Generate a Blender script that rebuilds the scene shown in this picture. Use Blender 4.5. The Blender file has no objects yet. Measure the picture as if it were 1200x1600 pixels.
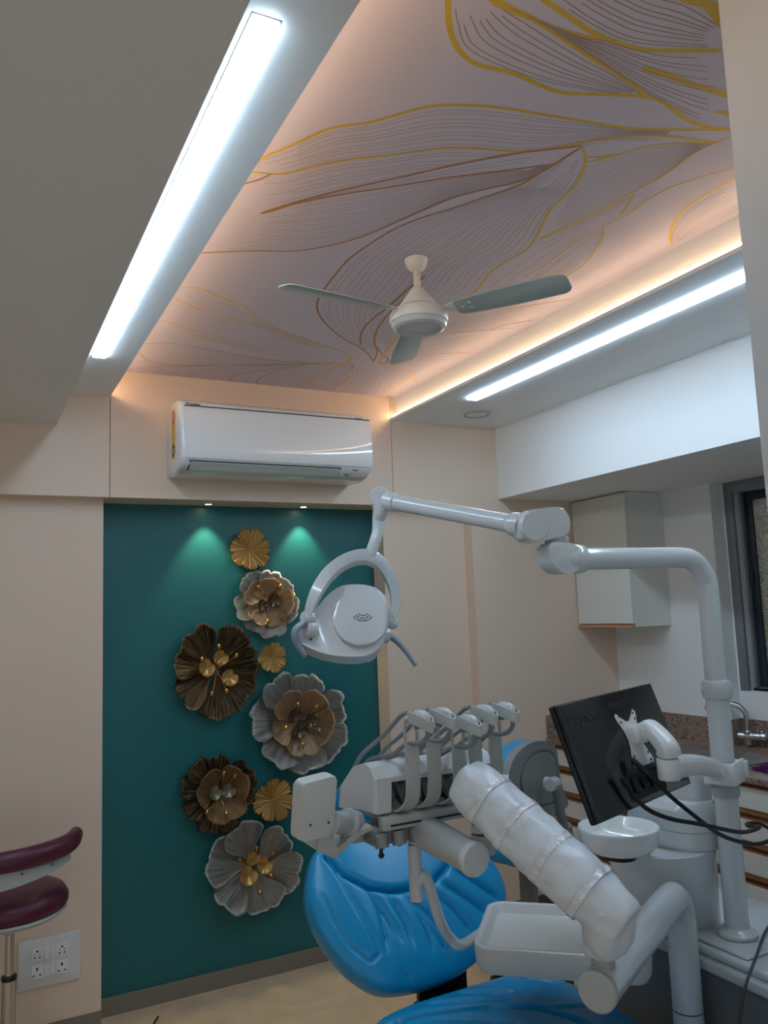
import bpy, bmesh, math, random
from mathutils import Vector as V, Matrix
from mathutils.noise import noise
random.seed(7)
SC = bpy.context.scene
COL = SC.collection
PI = math.pi
# ------------------------------------------------------------------ helpers
def lin(c):
    return tuple(((x/255)/12.92 if x/255 <= .04045 else ((x/255+.055)/1.055)**2.4) for x in c)

def mat(name, rgb, rough=.5, metal=0., spec=.5, coat=0., emit=None, estr=0., bump=None):
    """bump = (kind, scale, strength)"""
    m = bpy.data.materials.new(name); m.use_nodes = True
    nt = m.node_tree; b = nt.nodes['Principled BSDF']
    b.inputs['Base Color'].default_value = (*lin(rgb), 1)
    b.inputs['Roughness'].default_value = rough
    b.inputs['Metallic'].default_value = metal
    b.inputs['Specular IOR Level'].default_value = spec
    b.inputs['Coat Weight'].default_value = coat
    if emit:
        b.inputs['Emission Color'].default_value = (*emit, 1)
        b.inputs['Emission Strength'].default_value = estr
    if bump:
        tc = nt.nodes.new('ShaderNodeTexCoord')
        t = nt.nodes.new('ShaderNodeTexNoise'); t.inputs['Scale'].default_value = bump[1]
        t.inputs['Detail'].default_value = 4
        nt.links.new(tc.outputs['Object'], t.inputs['Vector'])
        bp = nt.nodes.new('ShaderNodeBump'); bp.inputs['Strength'].default_value = bump[2]
        bp.inputs['Distance'].default_value = .01
        nt.links.new(t.outputs['Fac'], bp.inputs['Height'])
        nt.links.new(bp.outputs['Normal'], b.inputs['Normal'])
    return m

def ramp_mat(name, stops, scale, rough=.5, metal=0., detail=6, bump=0., stretch=(1,1,1), coord='Object', spec=.5, kind='noise'):
    m = bpy.data.materials.new(name); m.use_nodes = True
    nt = m.node_tree; b = nt.nodes['Principled BSDF']; L = nt.links
    tc = nt.nodes.new('ShaderNodeTexCoord'); mp = nt.nodes.new('ShaderNodeMapping')
    mp.inputs['Scale'].default_value = stretch
    L.new(tc.outputs[coord], mp.inputs['Vector'])
    if kind == 'voronoi':
        t = nt.nodes.new('ShaderNodeTexVoronoi'); out = t.outputs['Distance']
    else:
        t = nt.nodes.new('ShaderNodeTexNoise'); t.inputs['Detail'].default_value = detail; out = t.outputs['Fac']
    t.inputs['Scale'].default_value = scale
    L.new(mp.outputs['Vector'], t.inputs['Vector'])
    r = nt.nodes.new('ShaderNodeValToRGB')
    while len(r.color_ramp.elements) < len(stops): r.color_ramp.elements.new(.5)
    for e, (p, c) in zip(r.color_ramp.elements, stops):
        e.position = p; e.color = (*lin(c), 1)
    L.new(out, r.inputs['Fac']); L.new(r.outputs['Color'], b.inputs['Base Color'])
    b.inputs['Roughness'].default_value = rough; b.inputs['Metallic'].default_value = metal
    b.inputs['Specular IOR Level'].default_value = spec
    if bump:
        bp = nt.nodes.new('ShaderNodeBump'); bp.inputs['Strength'].default_value = bump; bp.inputs['Distance'].default_value = .004
        L.new(out, bp.inputs['Height']); L.new(bp.outputs['Normal'], b.inputs['Normal'])
    return m

def add_box(bm, lo, hi, M=None, bev=0., seg=2, mi=0):
    r = bmesh.ops.create_cube(bm, size=1.)
    vs = r['verts']
    for v in vs:
        v.co = V([lo[i] + (v.co[i]+.5)*(hi[i]-lo[i]) for i in range(3)])
    fs = {f for v in vs for f in v.link_faces}
    for f in fs: f.material_index = mi
    if bev:
        es = list({e for v in vs for e in v.link_edges})
        rr = bmesh.ops.bevel(bm, geom=es, offset=bev, segments=seg, profile=.5, affect='EDGES', clamp_overlap=True)
        for f in rr['faces']: f.material_index = mi
        vs = list({v for f in rr['faces'] for v in f.verts} | {v for v in vs if v.is_valid})
    if M is not None:
        for v in vs: v.co = M @ v.co
    return vs

def spline(pts, n=6):
    """Catmull-Rom resample of a list of points"""
    P = [V(p) for p in pts]
    if len(P) < 3 or n < 2: return P
    P = [P[0]*2-P[1]] + P + [P[-1]*2-P[-2]]
    out = []
    for i in range(1, len(P)-2):
        a, b, c, d = P[i-1:i+3]
        for k in range(n):
            t = k/n
            out.append(.5*((2*b)+(c-a)*t+(2*a-5*b+4*c-d)*t*t+(3*b-a-3*c+d)*t**3))
    out.append(P[-2]); return out

def lerp_list(vals, n):
    out = []
    for i in range(len(vals)-1):
        for k in range(n): out.append(vals[i]+(vals[i+1]-vals[i])*k/n)
    out.append(vals[-1]); return out

def frames(P, up=None):
    T = []
    for i in range(len(P)):
        d = P[min(i+1, len(P)-1)] - P[max(i-1, 0)]
        T.append(d.normalized())
    u = V(up) if up else (V((0,0,1)) if abs(T[0].z) < .9 else V((1,0,0)))
    n = (u - T[0]*u.dot(T[0])).normalized()
    N = [n]
    for i in range(1, len(P)):
        n = N[-1] - T[i]*N[-1].dot(T[i])
        N.append(n.normalized())
    return T, N

def loft(bm, rings, closed=True, caps=True, mi=0):
    vv = [[bm.verts.new(p) for p in r] for r in rings]
    n = len(vv[0])
    for a, b in zip(vv, vv[1:]):
        for i in range(n if closed else n-1):
            j = (i+1) % n
            f = bm.faces.new((a[i], a[j], b[j], b[i])); f.material_index = mi
    if caps and closed:
        for r, rev in ((vv[0], True), (vv[-1], False)):
            f = bm.faces.new(r[::-1] if rev else r); f.material_index = mi
    return vv

def tube(bm, pts, r, seg=16, n=6, mi=0, caps=True, flat=None, up=None):
    """swept tube; r number or list per control point; flat=(w,h) multiplies the section"""
    P = spline(pts, n)
    R_ = [r]*len(P) if not isinstance(r, (list, tuple)) else lerp_list(list(r), n if len(pts) > 2 else 1)
    if len(R_) != len(P): R_ = (R_ + [R_[-1]]*len(P))[:len(P)]
    T, N = frames(P, up)
    a, b = flat or (1, 1)
    rings = []
    for p, t, nn, rr in zip(P, T, N, R_):
        bn = t.cross(nn)
        rings.append([p + nn*math.cos(2*PI*k/seg)*rr*b + bn*math.sin(2*PI*k/seg)*rr*a for k in range(seg)])
    return loft(bm, rings, True, caps, mi)

def rrect(w, h, r, n=5):
    """rounded rectangle outline centred on 0"""
    out = []
    for cx, cy, a0 in ((w/2-r, h/2-r, 0), (-w/2+r, h/2-r, PI/2), (-w/2+r, -h/2+r, PI), (w/2-r, -h/2+r, 1.5*PI)):
        for k in range(n+1):
            a = a0 + k/n*PI/2
            out.append((cx+r*math.cos(a), cy+r*math.sin(a)))
    return out

def sweep(bm, pts, sect, n=6, up=(0,0,1), mi=0, scale=None):
    """sweep a 2D section (x across, y along up) along points"""
    P = spline(pts, n); T, N = frames(P, up)
    S = lerp_list(scale, n) if scale else [1]*len(P)
    rings = [[p + t.cross(nn)*(-x)*s + nn*y*s for x, y in sect] for p, t, nn, s in zip(P, T, N, S)]
    return loft(bm, rings, True, True, mi)

def lathe(bm, prof, c=(0,0,0), axis=(0,0,1), seg=32, mi=0, caps=True):
    """prof list of (radius, height) along axis from c"""
    c = V(c); ax = V(axis).normalized()
    u = ax.orthogonal().normalized(); w = ax.cross(u)
    rings = [[c + ax*h + (u*math.cos(2*PI*k/seg) + w*math.sin(2*PI*k/seg))*max(r, 1e-5) for k in range(seg)] for r, h in prof]
    return loft(bm, rings, True, caps, mi)

def prism(bm, poly, d, M, bev=0., mi=0, seg=2):
    """extrude a 2D polygon (local xy) by d along local z, placed by matrix M"""
    a = [bm.verts.new((x, y, 0)) for x, y in poly]; b = [bm.verts.new((x, y, d)) for x, y in poly]
    n = len(poly); fs = []
    fs.append(bm.faces.new(a[::-1])); top = bm.faces.new(b); fs.append(top)
    for i in range(n): fs.append(bm.faces.new((a[i], a[(i+1) % n], b[(i+1) % n], b[i])))
    for f in fs: f.material_index = mi
    vs = a+b
    if bev:
        es = list(fs[0].edges)+list(fs[1].edges)
        rr = bmesh.ops.bevel(bm, geom=es, offset=bev, segments=seg, profile=.5, affect='EDGES', clamp_overlap=True)
        for f in rr['faces']: f.material_index = mi
        vs = list({v for f in rr['faces'] for v in f.verts} | {v for v in vs if v.is_valid})
    for v in vs: v.co = M @ v.co
    return vs

def frame_M(o, x, y):
    """matrix whose columns are unit x, y and x cross y, at o"""
    x = V(x).normalized(); y = V(y); y = (y - x*y.dot(x)).normalized(); z = x.cross(y)
    M = Matrix((x, y, z)).transposed().to_4x4(); M.translation = V(o); return M

OFF = {}
def thing(name, label, cat, loc=(0,0,0), group=None):
    o = bpy.data.objects.new(name, None); COL.objects.link(o)
    o.empty_display_size = .05
    o.location = loc; o['label'] = label; o['category'] = cat
    if group: o['group'] = group
    OFF[o] = V(loc); return o

def obj(name, bm, mats, parent=None, kind=None, label=None, cat=None, group=None, angle=.6, smooth=True, fixn=True):
    if fixn: bmesh.ops.recalc_face_normals(bm, faces=bm.faces[:])
    off = OFF.get(parent, V((0,0,0)))
    if off.length: bmesh.ops.translate(bm, verts=bm.verts[:], vec=-off)
    for f in bm.faces: f.smooth = smooth
    if smooth:
        for e in bm.edges:
            if len(e.link_faces) == 2 and e.calc_face_angle(0) > angle: e.smooth = False
    me = bpy.data.meshes.new(name); bm.to_mesh(me); bm.free()
    for m in (mats if isinstance(mats, (list, tuple)) else [mats]): me.materials.append(m)
    o = bpy.data.objects.new(name, me); COL.objects.link(o)
    if parent is not None: o.parent = parent
    OFF[o] = off
    if kind: o['kind'] = kind
    if label: o['label'] = label
    if cat: o['category'] = cat
    if group: o['group'] = group
    return o

def text(name, s, size, M, m, parent, ext=.0004, shear=0., bold=0.):
    cu = bpy.data.curves.new(name, 'FONT'); cu.body = s; cu.size = size; cu.extrude = ext
    cu.shear = shear; cu.offset = bold; cu.resolution_u = 3
    cu.materials.append(m)
    tmp = bpy.data.objects.new(name, cu); COL.objects.link(tmp); bpy.context.view_layer.update()
    me = bpy.data.meshes.new_from_object(tmp.evaluated_get(bpy.context.evaluated_depsgraph_get()))
    bpy.data.objects.remove(tmp); bpy.data.curves.remove(cu)
    o = bpy.data.objects.new(name, me); COL.objects.link(o)
    if not me.materials: me.materials.append(m)
    o.parent = parent
    Mt = M.copy(); Mt.translation = Mt.translation - OFF.get(parent, V((0,0,0)))
    o.matrix_local = Mt
    return o
NB = bmesh.new

# ------------------------------------------------------------------ materials
PEACH = mat('peach laminate', (226,204,184), .45)
WHITE = mat('white paint', (236,237,236), .6)
OFFWHITE = mat('white laminate', (222,222,214), .35)
TEAL = mat('teal paint', (20,98,101), .42)
GREYBASE = mat('grey skirting', (128,118,106), .5)
DARKGAP = mat('dark gap', (40,34,30), .8)
PLASTIC = mat('white abs plastic', (204,210,212), .18, coat=.4)
PLASTIC2 = mat('pale grey plastic', (176,180,178), .4)
GREYP = mat('grey plastic', (132,137,136), .5)
MIDGREY = mat('hose grey', (128,134,138), .45)
HANDLE = mat('blue grey handle', (138,148,164), .35)
BLACK = mat('black plastic', (16,16,18), .35)
GLOSSBLACK = mat('gloss black plastic', (22,23,26), .18, coat=.3)
RUBBER = mat('black rubber', (12,12,12), .5)
BLUE = mat('blue vinyl', (8,144,196), .3, bump=('n', 220, .05))
MAROON = mat('maroon vinyl', (84,22,48), .38, bump=('n', 220, .05))
CHROME = mat('chrome', (205,205,205), .12, metal=1.)
STEEL = mat('brushed steel', (168,166,160), .35, metal=1.)
PORCELAIN = mat('porcelain', (236,238,236), .12, coat=.4)
WOOD = mat('brown wood', (150,98,66), .45)
COPPER = mat('copper trim', (202,148,116), .4)
PURPLE = mat('purple cloth', (96,20,110), .9)
FRAMEGREY = mat('grey aluminium', (128,130,136), .4, metal=.2)
SASH = mat('dark sash', (38,52,62), .4)
GOLDB = mat('gold bead', (190,142,74), .34, metal=1.)
SEAM = mat('seam line', (96,100,100), .7)
COOL = (.58, .79, 1.0)
WARM = (1.0, .66, .38)
LEDW = mat('linear led diffuser', (255,255,255), .5, emit=COOL, estr=29.)
COVE = mat('warm cove led', (255,240,220), .5, emit=WARM, estr=26.)
LENS = mat('spot lens', (255,250,235), .4, emit=(1., .82, .55), estr=25.)

# ------------------------------------------------------------------ room shell
ST = 'structure'
def struct(name, boxes, m, bev=0., **k):
    bm = NB()
    for b in boxes:
        add_box(bm, b[0], b[1], bev=bev, mi=b[2] if len(b) > 2 else 0)
    return obj(name, bm, m, kind=ST, smooth=False, **k)

def floor_mat():
    m = bpy.data.materials.new('beige floor tile'); m.use_nodes = True
    nt = m.node_tree; b = nt.nodes['Principled BSDF']; L = nt.links
    tc = nt.nodes.new('ShaderNodeTexCoord')
    mp = nt.nodes.new('ShaderNodeMapping'); mp.inputs['Location'].default_value = (.17, .42, 0)
    L.new(tc.outputs['Object'], mp.inputs['Vector'])
    br = nt.nodes.new('ShaderNodeTexBrick'); br.offset = 0
    br.inputs['Scale'].default_value = 1.; br.inputs['Mortar Size'].default_value = .0018
    br.inputs['Brick Width'].default_value = .6; br.inputs['Row Height'].default_value = .6
    br.inputs['Mortar'].default_value = (*lin((214,198,172)), 1)
    L.new(mp.outputs['Vector'], br.inputs['Vector'])
    n = nt.nodes.new('ShaderNodeTexNoise'); n.inputs['Scale'].default_value = 5; n.inputs['Detail'].default_value = 8
    n.inputs['Distortion'].default_value = 1.2
    L.new(tc.outputs['Object'], n.inputs['Vector'])
    r = nt.nodes.new('ShaderNodeValToRGB')
    r.color_ramp.elements[0].position = .3; r.color_ramp.elements[0].color = (*lin((202,172,136)), 1)
    r.color_ramp.elements[1].position = .7; r.color_ramp.elements[1].color = (*lin((222,196,162)), 1)
    L.new(n.outputs['Fac'], r.inputs['Fac'])
    L.new(r.outputs['Color'], br.inputs['Color1']); L.new(r.outputs['Color'], br.inputs['Color2'])
    L.new(br.outputs['Color'], b.inputs['Base Color'])
    b.inputs['Roughness'].default_value = .28
    return m
XL, YB, ZT = -2.2, -2.6, 2.62            # left wall, rear, slab height
ZF, ZC = 2.409, 2.522                    # dropped panels, papered ceiling
struct('floor', [((XL-.1, YB, -.1), (3.5, 3.7, 0))], floor_mat())
# back wall: upper band, niche, lower panels
struct('wall_back', [
    ((XL, 3.3, 2.002), (.4975, 3.33, ZT)), ((.5003, 3.3, 2.002), (1.7717, 3.33, ZT)), ((1.7743, 3.3, 2.002), (2.2, 3.33, ZT)),
    ((2.2, 3.3, .84), (3.3, 3.33, ZT)),
    ((XL, 3.33, 2.002), (2.2, 3.52, ZT)),                                  # overhang body
    ((XL, 3.37, 0), (.485, 3.52, 2.002)),                                  # lower left panel
    ((1.747, 3.37, 0), (2.2, 3.52, 2.002)),                                # lower right panel
    ((2.2, 3.33, .84), (3.3, 3.52, ZT)), ((2.2, 3.45, 0), (3.3, 3.52, .84)),
    ], PEACH)
struct('wall_back', [((.485, 3.48, 0), (1.747, 3.52, 2.002))], TEAL)
struct('baseboard_back', [((.485, 3.471, 0), (1.747, 3.48, .068))], GREYBASE, bev=.001)
struct('baseboard_back', [((XL, 3.366, 0), (.4845, 3.37, .074))], GREYBASE)
struct('baseboard_back', [((2.21, 3.441, 0), (2.75, 3.45, .068))], mat('brown skirting', (92,74,58), .5))
# left wall
struct('wall_left', [((XL-.1, .9, 0), (XL, 3.52, ZT))], WHITE)
# right wall: thick part by the corner, thinner part that holds the window
WY0, WY1, WZ0, WZ1 = 1.55, 2.603, 1.092, 2.05
struct('wall_right', [
    ((3.085, 2.615, 0), (3.4, 3.3, 2.06)),
    ((3.165, YB, 0), (3.4, WY0, 2.06)), ((3.165, WY1, 0), (3.4, 2.615, 2.06)),
    ((3.165, WY0, 0), (3.4, WY1, WZ0))], WHITE)
# ceilings, beams and dropped panels
struct('ceiling', [((XL, YB, ZC+.002), (3.4, 3.52, ZT+.1))], WHITE)
struct('trim_1', [((XL, YB, 2.283), (.302, 3.3, ZC))], WHITE)                        # big beam on the left
struct('trim_2', [((.302, YB, ZF), (.36, 3.3, ZF+.013)), ((.409, YB, ZF), (.4985, 3.3, ZF+.013)),
                  ((.36, YB, ZF), (.409, 1.056, ZF+.013)), ((.36, 2.79, ZF), (.409, 3.3, ZF+.013)),
                  ((.302, YB, ZF+.04), (.455, 3.3, ZC))], WHITE)
struct('trim_3', [((1.773, YB, ZF), (1.895, 3.3, ZF+.013)), ((1.953, YB, ZF), (2.42, 3.3, ZF+.013)),
                  ((1.895, YB, ZF), (1.953, .2, ZF+.013)), ((1.895, 2.836, ZF), (1.953, 3.3, ZF+.013)),
                  ((1.80, YB, ZF+.04), (2.42, 3.3, ZC)), ((1.80, YB, ZF+.013), (1.83, 3.3, ZF+.04))], WHITE)
struct('trim_4', [((2.372, YB, 2.05), (3.4, 3.3, ZF)), ((2.42, YB, ZF), (3.4, 3.3, ZC))], WHITE)   # beam over the window
# wall end close to the camera on the right
struct('wall_front', [((1.062, .66, 0), (3.4, .80, ZC))], mat('grey white paint', (198,199,196), .6), bev=.003)

# ------------------------------------------------------------------ window
def pane_mat():
    m = bpy.data.materials.new('textured privacy glass'); m.use_nodes = True
    nt = m.node_tree; L = nt.links; b = nt.nodes['Principled BSDF']; out = nt.nodes['Material Output']
    tc = nt.nodes.new('ShaderNodeTexCoord')
    v = nt.nodes.new('ShaderNodeTexVoronoi'); v.inputs['Scale'].default_value = 150
    n = nt.nodes.new('ShaderNodeTexNoise'); n.inputs['Scale'].default_value = 60; n.inputs['Detail'].default_value = 5
    L.new(tc.outputs['Object'], v.inputs['Vector']); L.new(tc.outputs['Object'], n.inputs['Vector'])
    mx = nt.nodes.new('ShaderNodeMath'); mx.operation = 'MULTIPLY'
    L.new(v.outputs['Distance'], mx.inputs[0]); L.new(n.outputs['Fac'], mx.inputs[1])
    r = nt.nodes.new('ShaderNodeValToRGB')
    r.color_ramp.elements[0].position = .04; r.color_ramp.elements[0].color = (*lin((236,234,228)), 1)
    r.color_ramp.elements[1].position = .36; r.color_ramp.elements[1].color = (*lin((164,160,148)), 1)
    L.new(mx.outputs[0], r.inputs['Fac'])
    tr = nt.nodes.new('ShaderNodeBsdfTranslucent'); L.new(r.outputs['Color'], tr.inputs['Color'])
    L.new(r.outputs['Color'], b.inputs['Base Color']); b.inputs['Roughness'].default_value = .15
    bp = nt.nodes.new('ShaderNodeBump'); bp.inputs['Strength'].default_value = .8; bp.inputs['Distance'].default_value = .004
    L.new(mx.outputs[0], bp.inputs['Height']); L.new(bp.outputs['Normal'], b.inputs['Normal'])
    ms = nt.nodes.new('ShaderNodeMixShader'); ms.inputs['Fac'].default_value = .7
    L.new(b.outputs[0], ms.inputs[1]); L.new(tr.outputs[0], ms.inputs[2]); L.new(ms.outputs[0], out.inputs['Surface'])
    return m
bm = NB()
X0 = 3.16
for a, b, mi in ((0, .016, 0), (.0162, .19, 1)):
  for lo, hi in (((X0+a, WY1-.045, WZ0), (X0+b, WY1, WZ1)), ((X0+a, WY0, WZ0), (X0+b, WY0+.045, WZ1)),
               ((X0+a, WY0+.045, WZ1-.045), (X0+b, WY1-.045, WZ1)), ((X0+max(a, .03), WY0+.045, WZ0), (X0+max(b, .05), WY1-.045, WZ0+.012))):
    add_box(bm, lo, hi, bev=.0015, mi=mi)
add_box(bm, (X0+.045, WY1-.055, WZ0+.012), (X0+.07, WY1-.045, WZ1-.045), bev=.002)
win = obj('window_1', bm, [FRAMEGREY, mat('light aluminium', (190,192,196), .4)], kind=ST, label='grey aluminium window with dark sash and textured glass in the right wall')
bm = NB()
sx0, sx1, sy0, sy1, sz0, sz1 = X0+.07, X0+.105, WY0+.05, WY1-.050, WZ0+.014, WZ1-.047
fw = .042
for lo, hi in (((sx0, sy1-fw, sz0), (sx1, sy1, sz1)), ((sx0, sy0, sz0), (sx1, sy0+fw, sz1)),
               ((sx0, sy0+fw, sz1-fw), (sx1, sy1-fw, sz1)), ((sx0, sy0+fw, sz0), (sx1, sy1-fw, sz0+fw)),
               ((sx0-.012, sy1-fw+.02, sz0+.45), (sx0, sy1-fw+.034, sz0+.53))):
    add_box(bm, lo, hi, bev=.003)
sash = obj('window_sash', bm, SASH, win)
bm = NB(); add_box(bm, (sx0+.012, sy0+fw-.004, sz0+fw-.004), (sx0+.018, sy1-fw+.004, sz1-fw+.004))
obj('window_pane', bm, pane_mat(), win, smooth=False)

# ------------------------------------------------------------------ lamps of the room
def linear_light(x0, x1, y0, y1, label):
    t = thing('linear_ceiling_light', label, 'ceiling light', ((x0+x1)/2, (y0+y1)/2, ZF), 'recessed linear lights')
    bm = NB()
    for lo, hi in (((x0, y0, ZF-.0012), (x0+.003, y1, ZF+.03)), ((x1-.003, y0, ZF-.0012), (x1, y1, ZF+.03)),
                   ((x0+.003, y0, ZF-.0012), (x1-.003, y0+.003, ZF+.03)), ((x0+.003, y1-.003, ZF-.0012), (x1-.003, y1, ZF+.03))):
        add_box(bm, lo, hi)
    obj('housing', bm, FRAMEGREY, t, smooth=False)
    bm = NB(); add_box(bm, (x0+.0035, y0+.0035, ZF-.007), (x1-.0035, y1-.0035, ZF+.003))
    obj('diffuser', bm, LEDW, t, smooth=False)
linear_light(.361, .408, 1.057, 2.789, 'long recessed white LED light beside the grey beam, left of the fan')
linear_light(1.896, 1.952, .201, 2.835, 'long recessed white LED light right of the fan, beside the glowing cove')
def cove(x0, x1, label):
    t = thing('cove_light', label, 'cove light', ((x0+x1)/2, 2, ZF+.013), 'warm cove lights')
    bm = NB(); add_box(bm, (x0, -1.4, ZF+.0135), (x1, 3.292, ZF+.0155)); add_box(bm, ((x1-.002 if x0 > 1 else x0), -1.4, ZF+.0155), ((x1 if x0 > 1 else x0+.002), 3.292, ZF+.0235)); obj('base_and_shield', bm, FRAMEGREY, t, smooth=False)  # base plus an upright backing added to keep LED glow off the upstand
    bm = NB(); add_box(bm, (x0+.0022, -1.4, ZF+.0157), (x1-.0022, 3.292, ZF+.0242)); obj('led_strip', bm, COVE, t, smooth=False)
cove(.480, .488, 'warm LED strip glowing above the left dropped ceiling edge, behind its lip')
cove(1.777, 1.785, 'warm glowing LED strip along the right edge of the papered ceiling')

t = thing('round_downlight', 'round white flush downlight in the right dropped ceiling, switched off', 'ceiling light', (2.10, 3.055, ZF))
bm = NB(); lathe(bm, [(.062,.001),(.064,-.004),(.060,-.007),(.053,-.006),(.052,-.002),(.05,-.002)], (2.10, 3.055, ZF), seg=40); obj('rim', bm, PLASTIC2, t)
bm = NB(); lathe(bm, [(.0495,-.0005),(.0495,-.004),(.044,-.0055),(.001,-.0065)], (2.10, 3.055, ZF), seg=40); obj('diffuser', bm, OFFWHITE, t)
for x, y, w in ((.924, 3.412, 'left'), (1.367, 3.42, 'right')):
    t = thing('niche_spotlight', 'small lit recessed spotlight above the teal panel, the %s one of two' % w, 'spotlight', (x, y, 2.002), 'spotlights over the teal niche')
    bm = NB(); lathe(bm, [(.014,.001),(.022,.001),(.023,-.002),(.020,-.004),(.015,-.003),(.014,.001)], (x, y, 2.002), seg=28); obj('rim', bm, COPPER, t)
    bm = NB(); lathe(bm, [(.0135,.0005),(.0135,-.0015),(.001,-.0025)], (x, y, 2.002), seg=24); obj('lens', bm, LENS, t)
    ld = bpy.data.lights.new('niche_spot', 'SPOT'); ld.energy = 9; ld.color = (1., .84, .52)
    ld.spot_size = math.radians(74); ld.spot_blend = .55; ld.shadow_soft_size = .012
    lo = bpy.data.objects.new('bulb', ld); COL.objects.link(lo); lo.parent = t; lo.location = (0, 0, -.006)
    lo.rotation_euler = (math.radians(2), 0, 0)

# ------------------------------------------------------------------ printed ceiling paper
MUR = []          # (points xy, width start, width end, colour index)
def K(pts, w=.007, c=0, w1=None): MUR.append((pts, w, w1 if w1 is not None else w, c)); return pts
def resample(pts, n):
    P = spline([(x, y, 0) for x, y in pts], 8)
    d = [0]
    for a, b in zip(P, P[1:]): d.append(d[-1]+(b-a).length)
    out = []; j = 0
    for k in range(n):
        s = d[-1]*k/(n-1)
        while j < len(P)-2 and d[j+1] < s: j += 1
        f = (s-d[j])/max(d[j+1]-d[j], 1e-9)
        out.append(P[j].lerp(P[j+1], min(max(f, 0), 1)))
    return out
def fill(a, b, n, c=1, w=.0015, j0=0., j1=1.):
    A, B = resample(a, 26), resample(b, 26)
    for k in range(1, n+1):
        f = k/(n+1)
        f = f + .16*math.sin(k*2.3)/(n+1); q0 = j0+.05+.11*abs(math.sin(k*1.7+n)); q1 = j1-.03-.06*abs(math.sin(k*2.9+n))
        s0 = int(3*abs(math.sin(k*1.7))); 
        pts = [A[i].lerp(B[i], f) for i in range(int(q0*25), int(q1*25)+1)]
        MUR.append(([(p.x, p.y) for p in pts], w, w, c))
A = K(((0.555,1.636),(0.567,1.594),(0.607,1.528),(0.651,1.447),(0.691,1.41),(0.716,1.394),(0.75,1.357),(0.797,1.302),(0.843,1.27),(0.93,1.238),(1.043,1.216),(1.147,1.198),(1.238,1.18),(1.332,1.144),(1.458,1.091)), .0085)
B = K(((0.54,1.665),(0.562,1.664),(0.625,1.646),(0.673,1.596),(0.736,1.534),(0.814,1.48),(0.873,1.435),(0.923,1.4),(0.983,1.376),(1.062,1.353),(1.125,1.319),(1.176,1.272),(1.227,1.226),(1.285,1.19),(1.355,1.165),(1.464,1.138)), .0075)
K(((0.549,1.734),(0.565,1.715),(0.586,1.69),(0.604,1.655)), .006, 2)
Cc = K(((0.639,1.843),(0.687,1.773),(0.754,1.688),(0.823,1.613),(0.895,1.538),(0.963,1.464),(1.069,1.363),(1.195,1.272)), .0075, 2)
K(((0.639,1.843),(0.668,1.809),(0.722,1.728)), .010, 2, .006)
D = K(((0.677,1.788),(0.782,1.682),(0.887,1.594),(0.989,1.506),(1.108,1.416),(1.182,1.357)), .0065, 2)
E_ = K(((0.539,2.13),(0.564,2.116),(0.692,2.049),(0.798,2.005),(0.876,1.934),(0.936,1.847),(0.992,1.715),(1.043,1.593),(1.092,1.525),(1.145,1.467),(1.174,1.417),(1.187,1.351),(1.196,1.274)), .0065, 2)
FAN = ((1.196,1.274),(1.176,1.419),(1.165,1.468),(1.115,1.559),(1.07,1.638),(1.027,1.703),(0.991,1.792),(0.972,1.885),(0.959,1.987),(0.963,2.09),(0.979,2.234),(0.998,2.328),(1.041,2.421),(1.125,2.527),(1.237,2.63),(1.318,2.684),(1.382,2.742),(1.453,2.828))
K(FAN, .0065, 2)
K(((1.316,2.661),(1.273,2.578),(1.244,2.481),(1.235,2.396),(1.232,2.247),(1.223,2.119),(1.223,2.013)), .006, 2, .010)
K(((1.453,2.828),(1.411,2.715),(1.344,2.604),(1.3,2.495),(1.269,2.37),(1.255,2.237),(1.241,2.084)), .0065, 2)
K(((1.383,2.66),(1.44,2.729),(1.494,2.778),(1.507,2.836),(1.472,2.831)), .006, 2)
J = K(((1.196,1.274),(1.226,1.3),(1.248,1.325),(1.283,1.385),(1.304,1.457),(1.313,1.53),(1.344,1.603),(1.379,1.677),(1.401,1.754),(1.392,1.836),(1.395,1.922),(1.423,2.016),(1.432,2.085),(1.417,2.197),(1.402,2.344),(1.413,2.554),(1.437,2.705)), .0075, 0)
K1 = K(((1.464,1.138),(1.362,1.191),(1.322,1.227),(1.289,1.273),(1.249,1.324)), .0065)
K(((1.287,1.271),(1.258,1.292),(1.233,1.306)), .006)
L1 = K(((1.476,1.106),(1.464,1.138),(1.451,1.199),(1.459,1.263),(1.457,1.342),(1.436,1.453),(1.417,1.553),(1.396,1.661),(1.382,1.68)), .006)
K(((1.462,1.39),(1.448,1.466),(1.429,1.567),(1.394,1.687)), .005)
M1 = K(((1.595,1.195),(1.554,1.252),(1.521,1.321),(1.512,1.385),(1.52,1.461),(1.513,1.512),(1.512,1.56),(1.502,1.626),(1.505,1.711),(1.517,1.813),(1.511,1.916)), .005)
N1 = K(((1.515,1.559),(1.554,1.604),(1.592,1.675),(1.626,1.768),(1.633,1.851),(1.646,2.01),(1.618,2.148)), .005)
K(((1.458,1.381),(1.482,1.433),(1.504,1.479)), .006)
O1 = K(((1.771,1.556),(1.719,1.513),(1.667,1.447),(1.635,1.375),(1.631,1.3),(1.635,1.223)), .008)
P1 = K(((0.67,0.994),(0.693,1.029),(0.727,1.079),(0.756,1.109),(0.792,1.133),(0.834,1.143),(0.903,1.136),(0.968,1.142),(1.033,1.143),(1.12,1.11),(1.196,1.083),(1.25,1.084),(1.327,1.104),(1.387,1.107),(1.458,1.091)), .0105)
Q1 = K(((0.708,0.984),(0.762,0.997),(0.826,1.003),(0.871,1.008),(0.931,1.021),(1.005,1.037),(1.081,1.051),(1.144,1.065),(1.196,1.083)), .011)
K(((0.762,0.997),(0.805,1.002),(0.862,1.005)), .017, 0, .012)
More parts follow.
